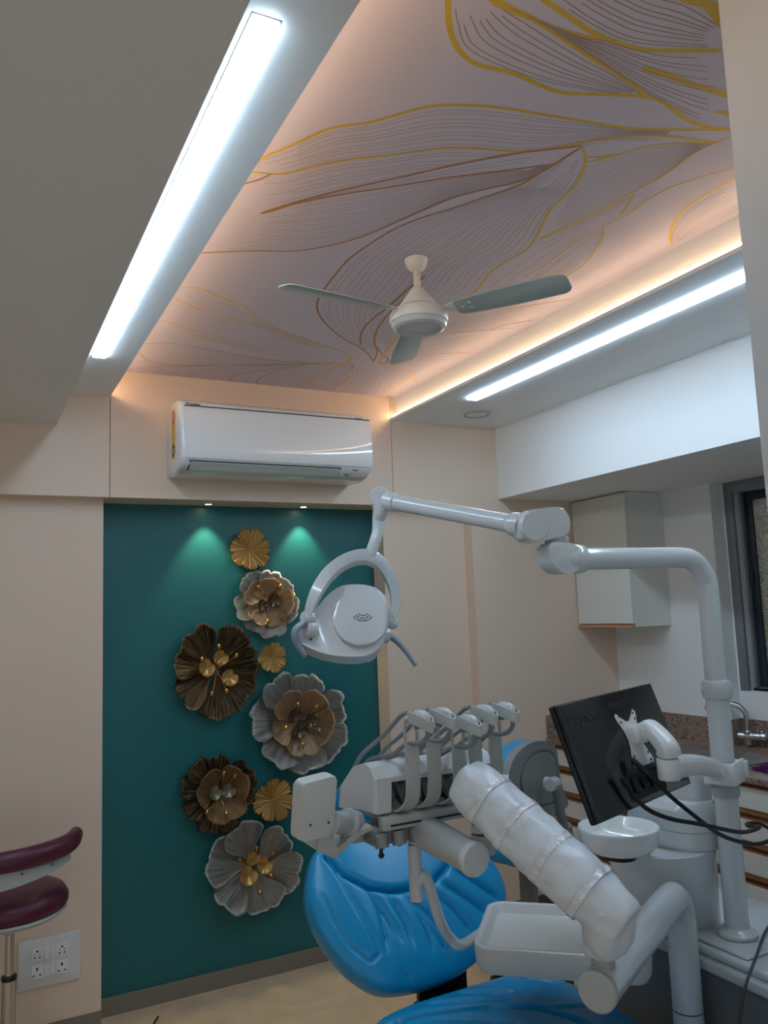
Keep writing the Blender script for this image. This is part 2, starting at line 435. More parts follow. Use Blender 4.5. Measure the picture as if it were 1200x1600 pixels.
R1 = K(((0.79,0.946),(0.841,0.961),(0.89,0.971),(0.959,0.985),(1.008,0.989),(1.067,0.986),(1.116,0.972),(1.226,0.922)), .011)
K(((0.855,1.005),(0.905,1.006),(0.96,1.002),(1.008,0.989)), .010)
S1 = K(((1.123,1.019),(1.18,1.017),(1.25,1.017),(1.355,1.014)), .017, 0, .010)
K(((1.232,1.017),(1.282,1.014),(1.345,1.005)), .009, 0)
K(((1.365,1.063),(1.386,1.056),(1.409,1.055)), .006, 0, .016)
U1 = K(((1.041,0.857),(1.065,0.858),(1.098,0.853),(1.136,0.845)), .016, 0)
K(((1.105,0.853),(1.139,0.864),(1.176,0.879)), .016, 0)
V1 = K(((0.543,2.383),(0.567,2.368),(0.636,2.367),(0.719,2.417),(0.799,2.462),(0.859,2.531),(0.943,2.599),(1.031,2.642),(1.211,2.725),(1.331,2.787)), .005, 3)
V2 = K(((0.541,2.444),(0.568,2.466),(0.649,2.521),(0.744,2.564),(0.842,2.597),(0.958,2.642),(1.123,2.735)), .0055, 3)
V3 = K(((0.546,2.661),(0.562,2.668),(0.709,2.724),(0.874,2.769),(1.035,2.768),(1.202,2.729)), .004, 3)
V4 = K(((0.67,2.767),(0.839,2.828),(1.018,2.879),(1.202,2.905),(1.356,2.892)), .006, 3)
V5 = K(((0.551,2.938),(0.568,2.931),(0.65,2.892),(0.812,2.916),(0.988,2.95),(1.217,2.943)), .004, 2)
V6 = K(((0.636,3.024),(0.833,2.991),(1.047,2.962),(1.364,2.907)), .005, 3)
V7 = K(((0.538,3.044),(0.565,3.05),(0.628,3.136),(0.717,3.147),(0.913,3.083),(1.119,2.998),(1.322,2.904)), .004, 2)
V8 = K(((0.559,3.26),(0.813,3.129),(1.03,3.031),(1.238,2.945)), .003, 2)
V9 = K(((0.992,3.306),(0.985,3.208),(1.101,3.079),(1.167,2.999)), .004, 2)
V10 = K(((1.124,3.311),(1.095,3.208),(1.143,3.063),(1.217,2.943)), .005, 2)
V11 = K(((1.305,3.323),(1.32,3.066),(1.351,2.912),(1.354,2.83),(1.328,2.788)), .006, 3)
V12 = K(((1.464,3.312),(1.455,3.108),(1.417,3.011),(1.418,2.943),(1.38,2.892)), .005, 3)
W2 = K(((1.485,2.844),(1.583,2.882),(1.691,2.911)), .005, 3)
K(((1.674,2.897),(1.706,2.965),(1.748,3.012),(1.788,3.041)), .006, 3)
K(((1.755,3.316),(1.712,3.101),(1.711,2.974)), .005, 3)
X1 = K(((1.568,2.427),(1.651,2.366),(1.76,2.294)), .004, 2)
X2 = K(((1.685,2.345),(1.711,2.278),(1.773,2.198)), .004, 2)
X3 = K(((1.621,2.153),(1.685,2.084),(1.778,1.981)), .0045, 2)
K(((1.474,2.733),(1.554,2.72),(1.664,2.644),(1.772,2.587)), .004, 2)
K(((1.493,2.859),(1.459,2.747),(1.453,2.666),(1.487,2.588)), .005, 3)
# fine hatching inside the petals
fill(A, B, 9); fill(B, Cc, 6, 1); fill(D, E_, 15); fill(Cc, D, 2)
fill(FAN, J, 20)
fill(K1+J[3:4], L1, 15, 1, .0013)
fill(L1[3:], M1[2:], 4, 1, .0014); fill(M1[5:], N1, 5, 1, .0014); fill(J[8:12], N1[2:], 4, 1, .0014)
fill(((0.695,1.028),(0.729,1.078),(0.792,1.133),(0.968,1.142),(1.132,1.105),(1.196,1.083)), ((0.762,0.997),(0.826,1.003),(0.871,1.008),(1.005,1.037),(1.081,1.051),(1.196,1.083)), 8, 1, .0019)
fill(((0.762,0.997),(0.871,1.008),(1.005,1.037),(1.196,1.083),(1.387,1.107),(1.458,1.091)), ((0.855,1.005),(0.96,1.002),(1.008,0.989),(1.116,0.972),(1.226,0.922)), 11, 1, .0019)
fill(((0.841,0.961),(0.959,0.985),(1.067,0.986),(1.226,0.922)), ((0.91,0.869),(1.009,0.868),(1.076,0.861),(1.176,0.879)), 9, 1, .0019)
fill(O1, ((1.774,1.554),(1.778,1.493),(1.778,1.427),(1.791,1.375),(1.793,1.337),(1.792,1.326)), 8, 1, .0014)
fill(V1, V2, 4, 1, .0013); fill(V2, V3, 5, 1, .0013); fill(V3, V4, 4, 1, .0013); fill(V5, V6, 4, 1, .0013); fill(V6, V7, 4, 1, .0013)
fill(V7, V8, 4, 1, .0012); fill(V8, ((0.671,3.303),(0.908,3.285),(0.985,3.208),(1.101,3.079),(1.167,2.999)), 6, 1, .0012)
fill(V10, V11, 6, 1, .0012); fill(V11, V12, 5, 1, .0012); fill(V12, ((1.752,3.318),(1.707,3.103),(1.575,2.973),(1.466,2.907),(1.399,2.903)), 6, 1, .0012)
fill(((1.467,2.719),(1.568,2.533),(1.655,2.371),(1.764,2.3)), ((1.497,2.821),(1.647,2.821),(1.762,2.806)), 11, 1, .0013)
fill(((1.458,2.537),(1.504,2.338),(1.621,2.153),(1.778,1.981)), ((1.477,2.648),(1.568,2.442),(1.655,2.371),(1.778,2.28)), 9, 1, .0013)

t = thing('ceiling_wallpaper', 'lilac ceiling wallpaper printed with large gold line-drawn flowers around the fan', 'wallpaper', (1.15, 1.4, ZC))
bm = NB(); add_box(bm, (.44, -1.6, ZC-.0005), (1.80, 3.299, ZC+.0019))
obj('paper', bm, mat('lilac paper', (200,194,208), .7), t, smooth=False)
MCOL = [mat('gold print', (204,170,56), .55), mat('fine brown print', (158,134,124), .6), mat('brown gold print', (168,118,66), .55), mat('yellow gold print', (218,184,86), .55)]
bm = NB()
lay = 0
for pts, w0, w1, c in MUR:
    P = resample(pts, max(10, len(pts)*5)) if len(pts) < 26 else [V((x, y, 0)) for x, y in pts]
    if c == 3: w0, w1 = w0*1.35, w1*1.35
    lay += 1; z = ZC-.0007-(.0001 if c != 1 else 0)-.000001*lay
    ring = []
    for i, p in enumerate(P):
        d = (P[min(i+1, len(P)-1)]-P[max(i-1, 0)]); d = d.normalized() if d.length > 1e-9 else V((1,0,0))
        n = V((-d.y, d.x, 0)); w = (w0+(w1-w0)*i/(len(P)-1))/2
        if c != 1 and i in (0, len(P)-1): w *= .35
        def cl(q): return V((min(max(q.x, .441), 1.799), min(q.y, 3.298), z))
        ring.append((bm.verts.new(cl(p+n*w)), bm.verts.new(cl(p-n*w))))
    for a, b in zip(ring, ring[1:]):
        f = bm.faces.new((a[0], a[1], b[1], b[0])); f.material_index = c
obj('printed_lines', bm, MCOL, t, smooth=False, fixn=False)

# ------------------------------------------------------------------ ceiling fan
FC = V((1.14, 1.925, 0))
t = thing('ceiling_fan', 'white three-blade ceiling fan hanging from the papered ceiling', 'fan', (FC.x, FC.y, ZC))
fz = lambda z: V((FC.x, FC.y, z))
FW = mat('fan white enamel', (222,218,208), .35, coat=.2)
bm = NB(); lathe(bm, [(.003,ZC-.001),(.034,ZC-.001),(.034,ZC-.006),(.029,ZC-.022),(.017,ZC-.036),(.012,ZC-.038)], fz(0), seg=36); obj('canopy', bm, FW, t)
bm = NB(); lathe(bm, [(.0105,ZC-.034),(.0105,2.418)], fz(0), seg=20); obj('downrod', bm, FW, t)
bm = NB(); lathe(bm, [(.012,2.438),(.0165,2.434),(.019,2.430),(.058,2.378),(.060,2.374),(.012,2.374)], fz(0), seg=40); obj('lower_canopy', bm, FW, t)
bm = NB(); lathe(bm, [(.03,2.373),(.066,2.370),(.078,2.364),(.0845,2.354),(.0845,2.336),(.082,2.330),(.072,2.327)], fz(0), seg=48); obj('motor_housing', bm, FW, t)
bm = NB(); lathe(bm, [(.078,2.330),(.080,2.324),(.076,2.315),(.066,2.310),(.062,2.313),(.060,2.318),(.001,2.316)], fz(0), seg=48); obj('bottom_cover', bm, mat('fan base grey white', (196,200,198), .3, coat=.2), t)
BLG = mat('fan blade grey', (168,182,180), .4)
for ang in (-54, -173, 68):
    a = math.radians(ang); d = V((math.cos(a), math.sin(a), 0)); s = V((-d.y, d.x, 0))
    pitch = math.radians(-13)
    sv = s*math.cos(pitch) + V((0,0,1))*math.sin(pitch); nv = d.cross(sv)
    o = fz(2.352)
    # blade outline in (length, width)
    out = [(.120,-.034),(.25,-.043),(.38,-.047),(.418,-.044),(.432,-.036),(.438,-.020),(.438,.018),(.432,.034),(.418,.043),(.28,.045),(.132,.040),(.114,.028),(.114,-.024)]
    bm = NB(); prism(bm, out, .003, frame_M(o, d, sv), bev=.0008)
    bl = obj('blade', bm, BLG, t)
    bm = NB(); prism(bm, [(.07,-.010),(.115,-.024),(.165,-.026),(.185,-.012),(.185,.012),(.165,.026),(.115,.024),(.07,.010)], .003, frame_M(o+nv*.0035, d, sv), bev=.0006)
    for lx, ly in ((.135,0),(.160,.012),(.160,-.012)):
        p = o + d*lx + sv*ly
        for sgn in (-1, 1): lathe(bm, [(.004, 0), (.004,.0016),(.001,.003)], p+nv*(.0 if sgn < 0 else .0065), nv*sgn, seg=10)
    obj('blade_bracket', bm, FW, bl)

# ------------------------------------------------------------------ air conditioner
ax0, ax1 = .721, 1.545
AC = thing('wall_mounted_air_conditioner', 'white wall-mounted split air conditioner above the teal niche', 'air conditioner', (1.13, 3.3, 2.08))
prof = [(3.299,2.085),(3.299,2.372),(3.20,2.379),(3.12,2.372),(3.075,2.352),(3.063,2.335),(3.052,2.29),(3.044,2.22),(3.042,2.17),(3.046,2.135),(3.060,2.108),(3.105,2.088),(3.17,2.078)]
def ins(p, d):
    c = V((3.17, 2.23)); q = V(p); v = c-q; return q + v.normalized()*d
bm = NB()
rings = []
for x, d in ((ax0,.016),(ax0+.002,.008),(ax0+.009,.001),(ax0+.014,0),(ax1-.014,0),(ax1-.009,.001),(ax1-.002,.008),(ax1,.016)):
    rings.append([V((x, *ins(p, d))) for p in prof])
loft(bm, rings)
ACW = mat('ac glossy white', (224,227,228), .05, coat=.3)
obj('body', bm, ACW, AC, angle=.9)
def acline(bm, pts, x0, x1, lift=.0012):
    """thin plate on the front following (y,z) points"""
    a = [V((x0, y-lift, z)) for y, z in pts]; b = [V((x1, y-lift, z)) for y, z in pts]
    loft(bm, [a, b], closed=False)
# front panel: a shell slightly in front
fp = [(3.063,2.334),(3.052,2.29),(3.044,2.22),(3.042,2.17),(3.0455,2.137),(3.050,2.127)]
bm = NB()
ins_ = [(y-.004, z) for y, z in fp]
rings = [[V((x, y, z)) for y, z in ([fp[0]]+ins_+[fp[-1]])] for x in (ax0+.018, ax1-.006)]
loft(bm, rings, closed=True)
obj('front_panel', bm, ACW, AC, angle=.5)
bm = NB(); add_box(bm, (ax0+.018, 3.055, 2.3345), (ax1-.006, 3.066, 2.3372)); obj('panel_gap', bm, DARKGAP, AC, smooth=False)
# louver
lv0 = V((0, 3.0515, 2.120)); lv1 = V((0, 3.098, 2.0895))
n2 = V((0, -(lv0.z-lv1.z), -(lv1.y-lv0.y))).normalized()
bm = NB()
def strip(x0, x1, p, q, th):
    a = [V((x0,0,0))+p, V((x1,0,0))+p, V((x1,0,0))+q, V((x0,0,0))+q]
    loft(bm, [a, [v+n2*th for v in a]])
strip(ax0+.035, ax1-.15, lv0, lv1, .004); obj('louver_gap', bm, mat('ac gap', (52,60,58), .6), AC, smooth=False)
bm = NB(); strip(ax0+.040, ax1-.154, lv0.lerp(lv1,.07), lv0.lerp(lv1,.93), .0065)
strip(ax0+.040, ax1-.154, lv0.lerp(lv1,.62), lv0.lerp(lv1,.64), .0072)
obj('louver', bm, mat('ac louver', (196,208,204), .3, coat=.2), AC, smooth=False)
bm = NB()
for x0, x1, f0, f1 in ((ax1-.095,ax1-.070,.12,.32),(ax1-.098,ax1-.090,.42,.46),(ax1-.080,ax1-.072,.42,.47),(ax1-.125,ax1-.10,.62,.66),(ax1-.118,ax1-.10,.78,.82)):
    strip(x0, x1, lv0.lerp(lv1, f0), lv0.lerp(lv1, f1), .0042)
obj('indicator_marks', bm, SEAM, AC, smooth=False)
Mt = frame_M((ax0+.040, 3.0662, 2.3415), (1,0,0), (0,.45,1))
text('logo', 'DAIKIN', .0125, Mt, BLACK, AC, bold=.0004)
bm = NB(); prism(bm, [(-.015,.0095),(-.003,.0095),(-.0065,.005),(-.0105,-.0002)], .0006, Mt); obj('logo_mark', bm, BLACK, AC, smooth=False)
Mt = frame_M((ax1-.070, 3.0662, 2.3405), (1,0,0), (0,.45,1))
text('logo', 'DAIKIN', .010, Mt, SEAM, AC, bold=.0002)
# sticker on the left end
yc = 3.17
bm = NB(); prism(bm, [(x*1, y) for x, y in rrect(.056, .15, .026, 6)], .0008, frame_M((ax0-.0001, yc, 2.215), (0,-1,0), (0,0,1)))
st = obj('sticker', bm, mat('sticker yellow', (206,180,70), .6), AC, smooth=False)
for zc, h, c in ((2.312, .058, (196,112,74)), (2.175, .052, (92,80,40))):
    bm = NB(); prism(bm, [(.026*math.cos(k*PI/10), h/2*math.sin(k*PI/10)) for k in range(20)], .0016, frame_M((ax0-.0001, yc, zc), (0,-1,0), (0,0,1)))
    obj('sticker_seal', bm, mat('seal', c, .6), st, smooth=False)
    bm = NB(); prism(bm, [(.012*math.cos(k*PI/10), h/4*math.sin(k*PI/10)) for k in range(20)], .002, frame_M((ax0-.0001, yc, zc), (0,-1,0), (0,0,1)))
    obj('sticker_centre', bm, mat('seal centre', (214,180,120), .6), st, smooth=False)

# ------------------------------------------------------------------ wall cabinet
t = thing('wall_cabinet', 'white single-door wall cabinet in the back right corner, beside the window', 'cabinet', (2.96, 3.1, 1.39))
bm = NB(); add_box(bm, (2.852, 2.909, 1.392), (3.084, 3.299, 2.048), bev=.0015); obj('carcass', bm, OFFWHITE, t, smooth=False)
bm = NB(); add_box(bm, (2.832, 2.909, 1.409), (2.850, 3.292, 2.040), bev=.0015); obj('door', bm, OFFWHITE, t, smooth=False)
bm = NB(); add_box(bm, (2.828, 2.911, 1.392), (2.850, 3.292, 1.400)); add_box(bm, (2.842, 2.911, 1.400), (2.850, 3.292, 1.4075)); obj('handle_strip', bm, COPPER, t, smooth=False)

# ------------------------------------------------------------------ counter run on the right
GRAN = ramp_mat('brown granite', [(.30,(92,70,62)),(.45,(136,112,100)),(.56,(166,144,128)),(.72,(112,90,82))], 85, .22, detail=8)
KX, KY0, KZ = 2.575, 1.30, .855
SY0, SY1, SX0, SX1 = 2.27, 2.70, 2.635, 2.945          # sink cut-out
t = thing('granite_countertop', 'speckled brown granite countertop running along the right wall', 'countertop', (2.83, 2.3, KZ))
bm = NB()
for lo, hi in (((KX, KY0, KZ-.02), (SX0, 3.299, KZ)), ((SX0, SY1, KZ-.02), (3.084, 3.299, KZ)), ((SX0, KY0, KZ-.02), (3.164, SY0, KZ)), ((SX1, SY0, KZ-.02), (3.164, 2.614, KZ)), ((SX1, 2.614, KZ-.02), (3.084, SY1, KZ))):
    add_box(bm, lo, hi)
obj('top', bm, GRAN, t, smooth=False)
bm = NB()
add_box(bm, (KX+.008, 3.286, KZ+.0005), (3.072, 3.2995, .967)); add_box(bm, (3.072, 2.603, KZ+.0005), (3.0845, 3.2995, .967))
add_box(bm, (3.0845, 2.603, KZ+.0005), (3.1645, 2.6145, .967)); add_box(bm, (3.152, KY0, KZ+.0005), (3.1645, 2.603, .967))
obj('backsplash', bm, GRAN, t, smooth=False)
t = thing('kitchen_sink', 'stainless steel sink set into the granite countertop, under the faucet', 'sink', ((SX0+SX1)/2, (SY0+SY1)/2, KZ))
bm = NB()
g = .004
a, b, c, d_ = SX0+g, SX1-g, SY0+g, SY1-g
outer = [(a,c),(b,c),(b,d_),(a,d_)]
def rr(inset, z, r=.05): 
    cx, cy = (a+b)/2, (c+d_)/2
    return [V((cx+x, cy+y, z)) for x, y in rrect(b-a-2*inset, d_-c-2*inset, r, 5)]
loft(bm, [rr(-.018, KZ+.0025,.02), rr(-.018, KZ+.004,.02), rr(.006, KZ+.003,.04), rr(.010, KZ-.004), rr(.016, KZ-.15), rr(.04, KZ-.165)], caps=True)
obj('basin', bm, STEEL, t)
t = thing('purple_cloth', 'crumpled purple cloth lying on the granite countertop', 'cloth', (2.77, 2.145, KZ))
bm = NB()
N = 22
vv = [[None]*N for _ in range(N)]
for i in range(N):
    for j in range(N):
        u, v = i/(N-1)*2-1, j/(N-1)*2-1
        r_ = 1+.16*noise(V((u*1.6, v*1.6, 3)))
        z = KZ+.0025+.010*abs(noise(V((u*2.1, v*2.1, 7))))+.013*max(0, 1-(u*u+v*v))*(1+.8*noise(V((u*4, v*3, 1))))
        vv[i][j] = bm.verts.new((2.77+.085*u*r_*(1-.15*v), 2.145+.075*v*r_, z))
fs = []
for i in range(N-1):
    for j in range(N-1): bm.faces.new((vv[i][j], vv[i+1][j], vv[i+1][j+1], vv[i][j+1]))
bmesh.ops.solidify(bm, geom=bm.faces[:], thickness=.0018)
obj('fabric', bm, PURPLE, t, angle=2)
# faucet
fx, fy = 3.10, 2.535
t = thing('sink_faucet', 'chrome wall faucet with a curved swan spout over the sink', 'faucet', (fx, fy, KZ+.05))
bm = NB()
tube(bm, [(fx, fy, KZ+.062), (fx, fy, KZ+.12), (fx-.003, fy+.004, KZ+.150), (fx-.015, fy+.025, KZ+.176), (fx-.04, fy+.06, KZ+.187), (fx-.075, fy+.105, KZ+.187), (fx-.09, fy+.125, KZ+.182), (fx-.094, fy+.13, KZ+.158)], .0125, 16, 8)
obj('spout', bm, CHROME, t)
bm = NB()
tube(bm, [(fx-.018, fy+.035, KZ+.048), (fx+.018, fy-.050, KZ+.048)], .016, 16, 1)
lathe(bm, [(.012,0),(.021,.004),(.021,.012),(.016,.016),(.013,.022)], (fx, fy, KZ+.050), seg=20)
lathe(bm, [(.016,0),(.016,-.03),(.012,-.036)], (fx, fy, KZ+.042), seg=20)
tube(bm, [(fx+.012, fy-.02, KZ+.048), (3.150, fy-.02, KZ+.048)], .012, 14, 1)
lathe(bm, [(.028,0),(.026,-.006),(.013,-.008)], (3.1515, fy-.02, KZ+.048), (1,0,0), seg=20)
obj('mixer_body', bm, CHROME, t)
bm = NB(); lathe(bm, [(.012,0),(.019,.003),(.02,.022),(.016,.028),(.002,.029)], (fx+.018, fy-.050, KZ+.048), (.38,-.92,0), seg=20); obj('tap_knob', bm, CHROME, t)

# drawer units below
def drawer_unit(y0, y1, label, cat_end):
    t = thing('drawer_cabinet', label, 'drawer cabinet', (2.84, (y0+y1)/2, 0), 'drawer cabinets under the countertop')
    bm = NB(); 
    add_box(bm, (2.625, y0+.001, .06), (3.06, y0+.017, KZ-.022)); add_box(bm, (2.625, y1-.017, .06), (3.06, y1-.001, KZ-.022))
    add_box(bm, (3.045, y0+.017, .06), (3.06, y1-.017, KZ-.022)); add_box(bm, (2.625, y0+.017, .06), (3.045, y1-.017, .08)); add_box(bm, (2.66, y0+.01, .0), (2.68, y1-.01, .06))
    obj('carcass', bm, WHITE, t, smooth=False)
    z = .812
    for k in range(7):
        zt, zb = z-.1165*k, z-.1165*(k+1)+.041
        if zb < .06: break
        bm = NB(); add_box(bm, (2.590, y0+.0015, zb), (2.6245, y1-.0015, zt), bev=.001); dr = obj('drawer', bm, OFFWHITE, t, smooth=False)
        bm = NB(); gh = min(.039, KZ-.0215-zt); add_box(bm, (2.612, y0+.0015, zt+.0015), (2.6245, y1-.0015, zt+gh)); add_box(bm, (2.594, y0+.0015, zt+gh-.018+(.008 if k == 0 else 0)), (2.612, y1-.0015, zt+gh-.0005), bev=.0015)
        add_box(bm, (2.594, y0+.0015, zt+.0012), (2.612, y1-.0015, zt+.006)); obj('wood_grip', bm, WOOD, dr, smooth=False)
drawer_unit(2.735, 3.29, 'white drawer cabinet with brown wood grips, farthest under the countertop by the peach wall', 0)
drawer_unit(1.985, 2.735, 'white drawer cabinet with brown wood grips, under the sink behind the lamp pole', 0)
drawer_unit(1.32, 1.985, 'white drawer cabinet with brown wood grips, nearest one under the countertop', 0)

# ------------------------------------------------------------------ sockets
t = thing('socket_panel', 'white electrical panel with sockets and switches low on the peach wall', 'socket panel', (.303, 3.37, .29))
SM = frame_M((.303, 3.3692, .2915), (1,0,0), (0,0,1))
SM2 = Matrix(SM)
bm = NB(); prism(bm, rrect(.212, .170, .004, 3), .010, SM, bev=.004); obj('cover_plate', bm, mat('socket white', (214,216,214), .3), t)
def skt(cx, cy, w, h, name, holes):
    bm = NB(); prism(bm, [(cx+x, cy+y) for x, y in rrect(w, h, .002, 2)], .0125, SM, bev=.0008); o = obj(name, bm, mat('module white', (226,228,226), .3), t)
    if holes:
        bm = NB()
        for hx, hy, r, ry in holes: prism(bm, [(cx+hx+r*math.cos(k*PI/6), cy+hy+ry*math.sin(k*PI/6)) for k in range(12)], .0129, SM)
        obj('pin_hole', bm, BLACK, o, smooth=False)
h5 = [(0,.012,.0038,.0038),(-.0085,.002,.002,.002),(.0085,.002,.002,.002),(-.0085,-.009,.003,.003),(.0085,-.009,.003,.003)]
h3 = [(0,.011,.0035,.006),(-.011,-.010,.004,.0025),(.011,-.010,.004,.0025)]
skt(-.042, .030, .040, .046, 'socket', h5); skt(.042, .030, .040, .046, 'socket', h5)
skt(-.0105, .030, .0195, .044, 'switch', []); skt(.0105, .030, .0195, .044, 'switch', [])
skt(-.042, -.030, .040, .046, 'socket', h3); skt(.042, -.030, .040, .046, 'socket', h3)
skt(-.0105, -.030, .0195, .044, 'switch', [(0,-.017,.0016,.001)]); skt(.0105, -.030, .0195, .044, 'switch', [(0,-.017,.0016,.001)])

# ------------------------------------------------------------------ maroon stool
sx, sy = .155, 3.09
t = thing('maroon_stool', 'maroon saddle stool with arm-shaped backrest and chrome post by the left wall', 'stool', (sx, sy, 0))
bm = NB()
lathe(bm, [(r,h+.045) for r,h in [(.002,.613),(.09,.611),(.14,.604),(.172,.588),(.186,.565),(.186,.545),(.178,.533),(.12,.532),(.002,.532)]], (sx-.005, sy, 0), seg=56)
obj('seat', bm, MAROON, t, angle=1.2)
bm = NB(); lathe(bm, [(r,h+.045) for r,h in [(.002,.531),(.178,.531),(.182,.524),(.168,.512),(.06,.505),(.03,.497),(.002,.497)]], (sx-.005, sy, 0), seg=48); obj('seat_pan', bm, PLASTIC2, t)
bm = NB(); lathe(bm, [(.022,.5415),(.024,.538),(.0225,.505),(.0155,.50)], (sx, sy, 0), seg=24); obj('post_collar', bm, PLASTIC2, t)
bm = NB(); lathe(bm, [(.0145,.51),(.0145,.36)], (sx, sy, 0), seg=24); obj('gas_rod', bm, CHROME, t)
bm = NB(); lathe(bm, [(.016,.372),(.0235,.371),(.0245,.362),(.0235,.358)], (sx, sy, 0), seg=24); obj('black_ring', bm, BLACK, t)
bm = NB(); lathe(bm, [(.023,.36),(.023,.12),(.04,.11),(.042,.075),(.02,.07)], (sx, sy, 0), seg=28); obj('post', bm, CHROME, t)
for k in range(5):
    a = math.radians(-8+72*k); d = V((math.cos(a), math.sin(a), 0)); c = V((sx, sy, 0))
    if k == 1: d = d
    bm = NB(); tube(bm, [c+d*.03+V((0,0,.1)), c+d*.12+V((0,0,.097)), c+d*.19+V((0,0,.085)), c+d*.225+V((0,0,.066))], [.014,.012,.011,.010], 12, 4); lg = obj('base_leg', bm, CHROME, t)
    bm = NB(); w = d.cross(V((0,0,1)))
    for s in (-1, 1): lathe(bm, [(.004,0),(.022,0),(.024,.004),(.022,.014),(.004,.015)], c+d*.228+V((0,0,.0245))+w*(s*.004), w*s, seg=20)
    obj('caster', bm, BLACK, lg)
# curved arm-shaped backrest, its end swings round to the right of the seat
ctr = V((sx-.03, sy, 0)); pth = []
for k in range(9):
    a = math.radians(-200+ k*24.5)
    pth.append((k, a))
bpts = [V((ctr.x + .232*math.cos(a)*(1.0), ctr.y + .215*math.sin(a), .776+.014*(k/8))) for k, a in pth]
bm = NB()
sect = [(.030*math.cos(q)*(1.0), .033*math.sin(q)) for q in [2*PI*i/18 for i in range(18)]]
sweep(bm, bpts, sect, 6, scale=[.15,.8,1,1,1,1,1,.95,.78])
lathe(bm, [(.024,-.004),(.021,.010),(.012,.019),(.002,.022)], bpts[-1], bpts[-1]-bpts[-2], seg=20)
obj('backrest', bm, MAROON, t, angle=1.4)
bm = NB()
bp2 = [p+V((0,0,-.040-.018*(1-k/8)))for k, p in enumerate(bpts)]
sweep(bm, bp2[2:8], [(-.004,-.024),(.004,-.024),(.004,.024),(-.004,.024)], 6, scale=[1,1.6,1.6,1.25,.9,.5])
br = obj('backrest_bracket', bm, PLASTIC2, t)
bm = NB()
for i in (4, 5, 6):
    p = bp2[i]; n_ = (V((p.x, p.y, 0))-V((ctr.x, ctr.y, 0))).normalized(); lathe(bm, [(.004,.003),(.004,.007),(.001,.008)], p+V((0,0,.004)), n_, seg=10)
obj('bolt', bm, SEAM, br)
bm = NB(); tube(bm, [bp2[3]+V((0,0,-.02)), bp2[3]+V((.01,.08,-.15)), V((sx-.08, sy-.05, .557))], .012, 12, 5); obj('backrest_arm', bm, PLASTIC2, t)

t = thing('wire_end', 'thin dark wire end lying on the floor by the teal wall', 'wire', (.67, 3.3, 0))
bm = NB(); tube(bm, [(.62,3.20,.004),(.645,3.26,.004),(.665,3.31,.005),(.690,3.345,.012)], .0035, 8, 5); obj('wire', bm, BLACK, t)

# ------------------------------------------------------------------ generic pieces for the equipment
def slab(bm, P, depth, bev=0., mi=0, seg=2):
    """planar polygon of 3D points, extruded by the vector/number depth"""
    P = [V(p) for p in P]
    c = sum(P, V())/len(P)
    n = V((0,0,0))
    for a, b in zip(P, P[1:]+P[:1]): n += (a-c).cross(b-c)
    n.normalize()
    d = n*depth if isinstance(depth, (int, float)) else V(depth)
    P = [p - n*(p-c).dot(n) for p in P]
    a = [bm.verts.new(p) for p in P]; b = [bm.verts.new(p+d) for p in P]
    fs = [bm.faces.new(a[::-1]), bm.faces.new(b)]
    k = len(P)
    for i in range(k): fs.append(bm.faces.new((a[i], a[(i+1) % k], b[(i+1) % k], b[i])))
    for f in fs: f.material_index = mi
    if bev:
        es = list(fs[0].edges)+list(fs[1].edges)
        rr = bmesh.ops.bevel(bm, geom=es, offset=bev, segments=seg, profile=.5, affect='EDGES', clamp_overlap=True)
        for f in rr['faces']: f.material_index = mi
def rounded(P, r, n=4):
    """round the corners of a closed 3D polygon"""
    P = [V(p) for p in P]; out = []
    k = len(P)
    for i in range(k):
        a, b, c = P[i-1], P[i], P[(i+1) % k]
        ra = min(r, (a-b).length*.48); rc = min(r, (c-b).length*.48)
        p0 = b+(a-b).normalized()*ra; p2 = b+(c-b).normalized()*rc
        for j in range(n+1):
            t = j/n; out.append(p0*(1-t)**2+b*2*t*(1-t)+p2*t*t)
    return out
def smooth_closed(P, n=5):
    P = [V(p) for p in P]; k = len(P); out = []
    for i in range(k):
        a, b, c, d = P[i-1], P[i], P[(i+1) % k], P[(i+2) % k]
        for j in range(n):
            t = j/n
            out.append(.5*((2*b)+(c-a)*t+(2*a-5*b+4*c-d)*t*t+(3*b-a-3*c+d)*t**3))
    return out
def seg_dist(p, a, b):
    ax, ay = b[0]-a[0], b[1]-a[1]; L2 = ax*ax+ay*ay or 1e-9
    t = max(0, min(1, ((p[0]-a[0])*ax+(p[1]-a[1])*ay)/L2))
    return math.hypot(p[0]-a[0]-ax*t, p[1]-a[1]-ay*t)
def poly_dist(p, L): return min(seg_dist(p, a, b) for a, b in zip(L, L[1:]))
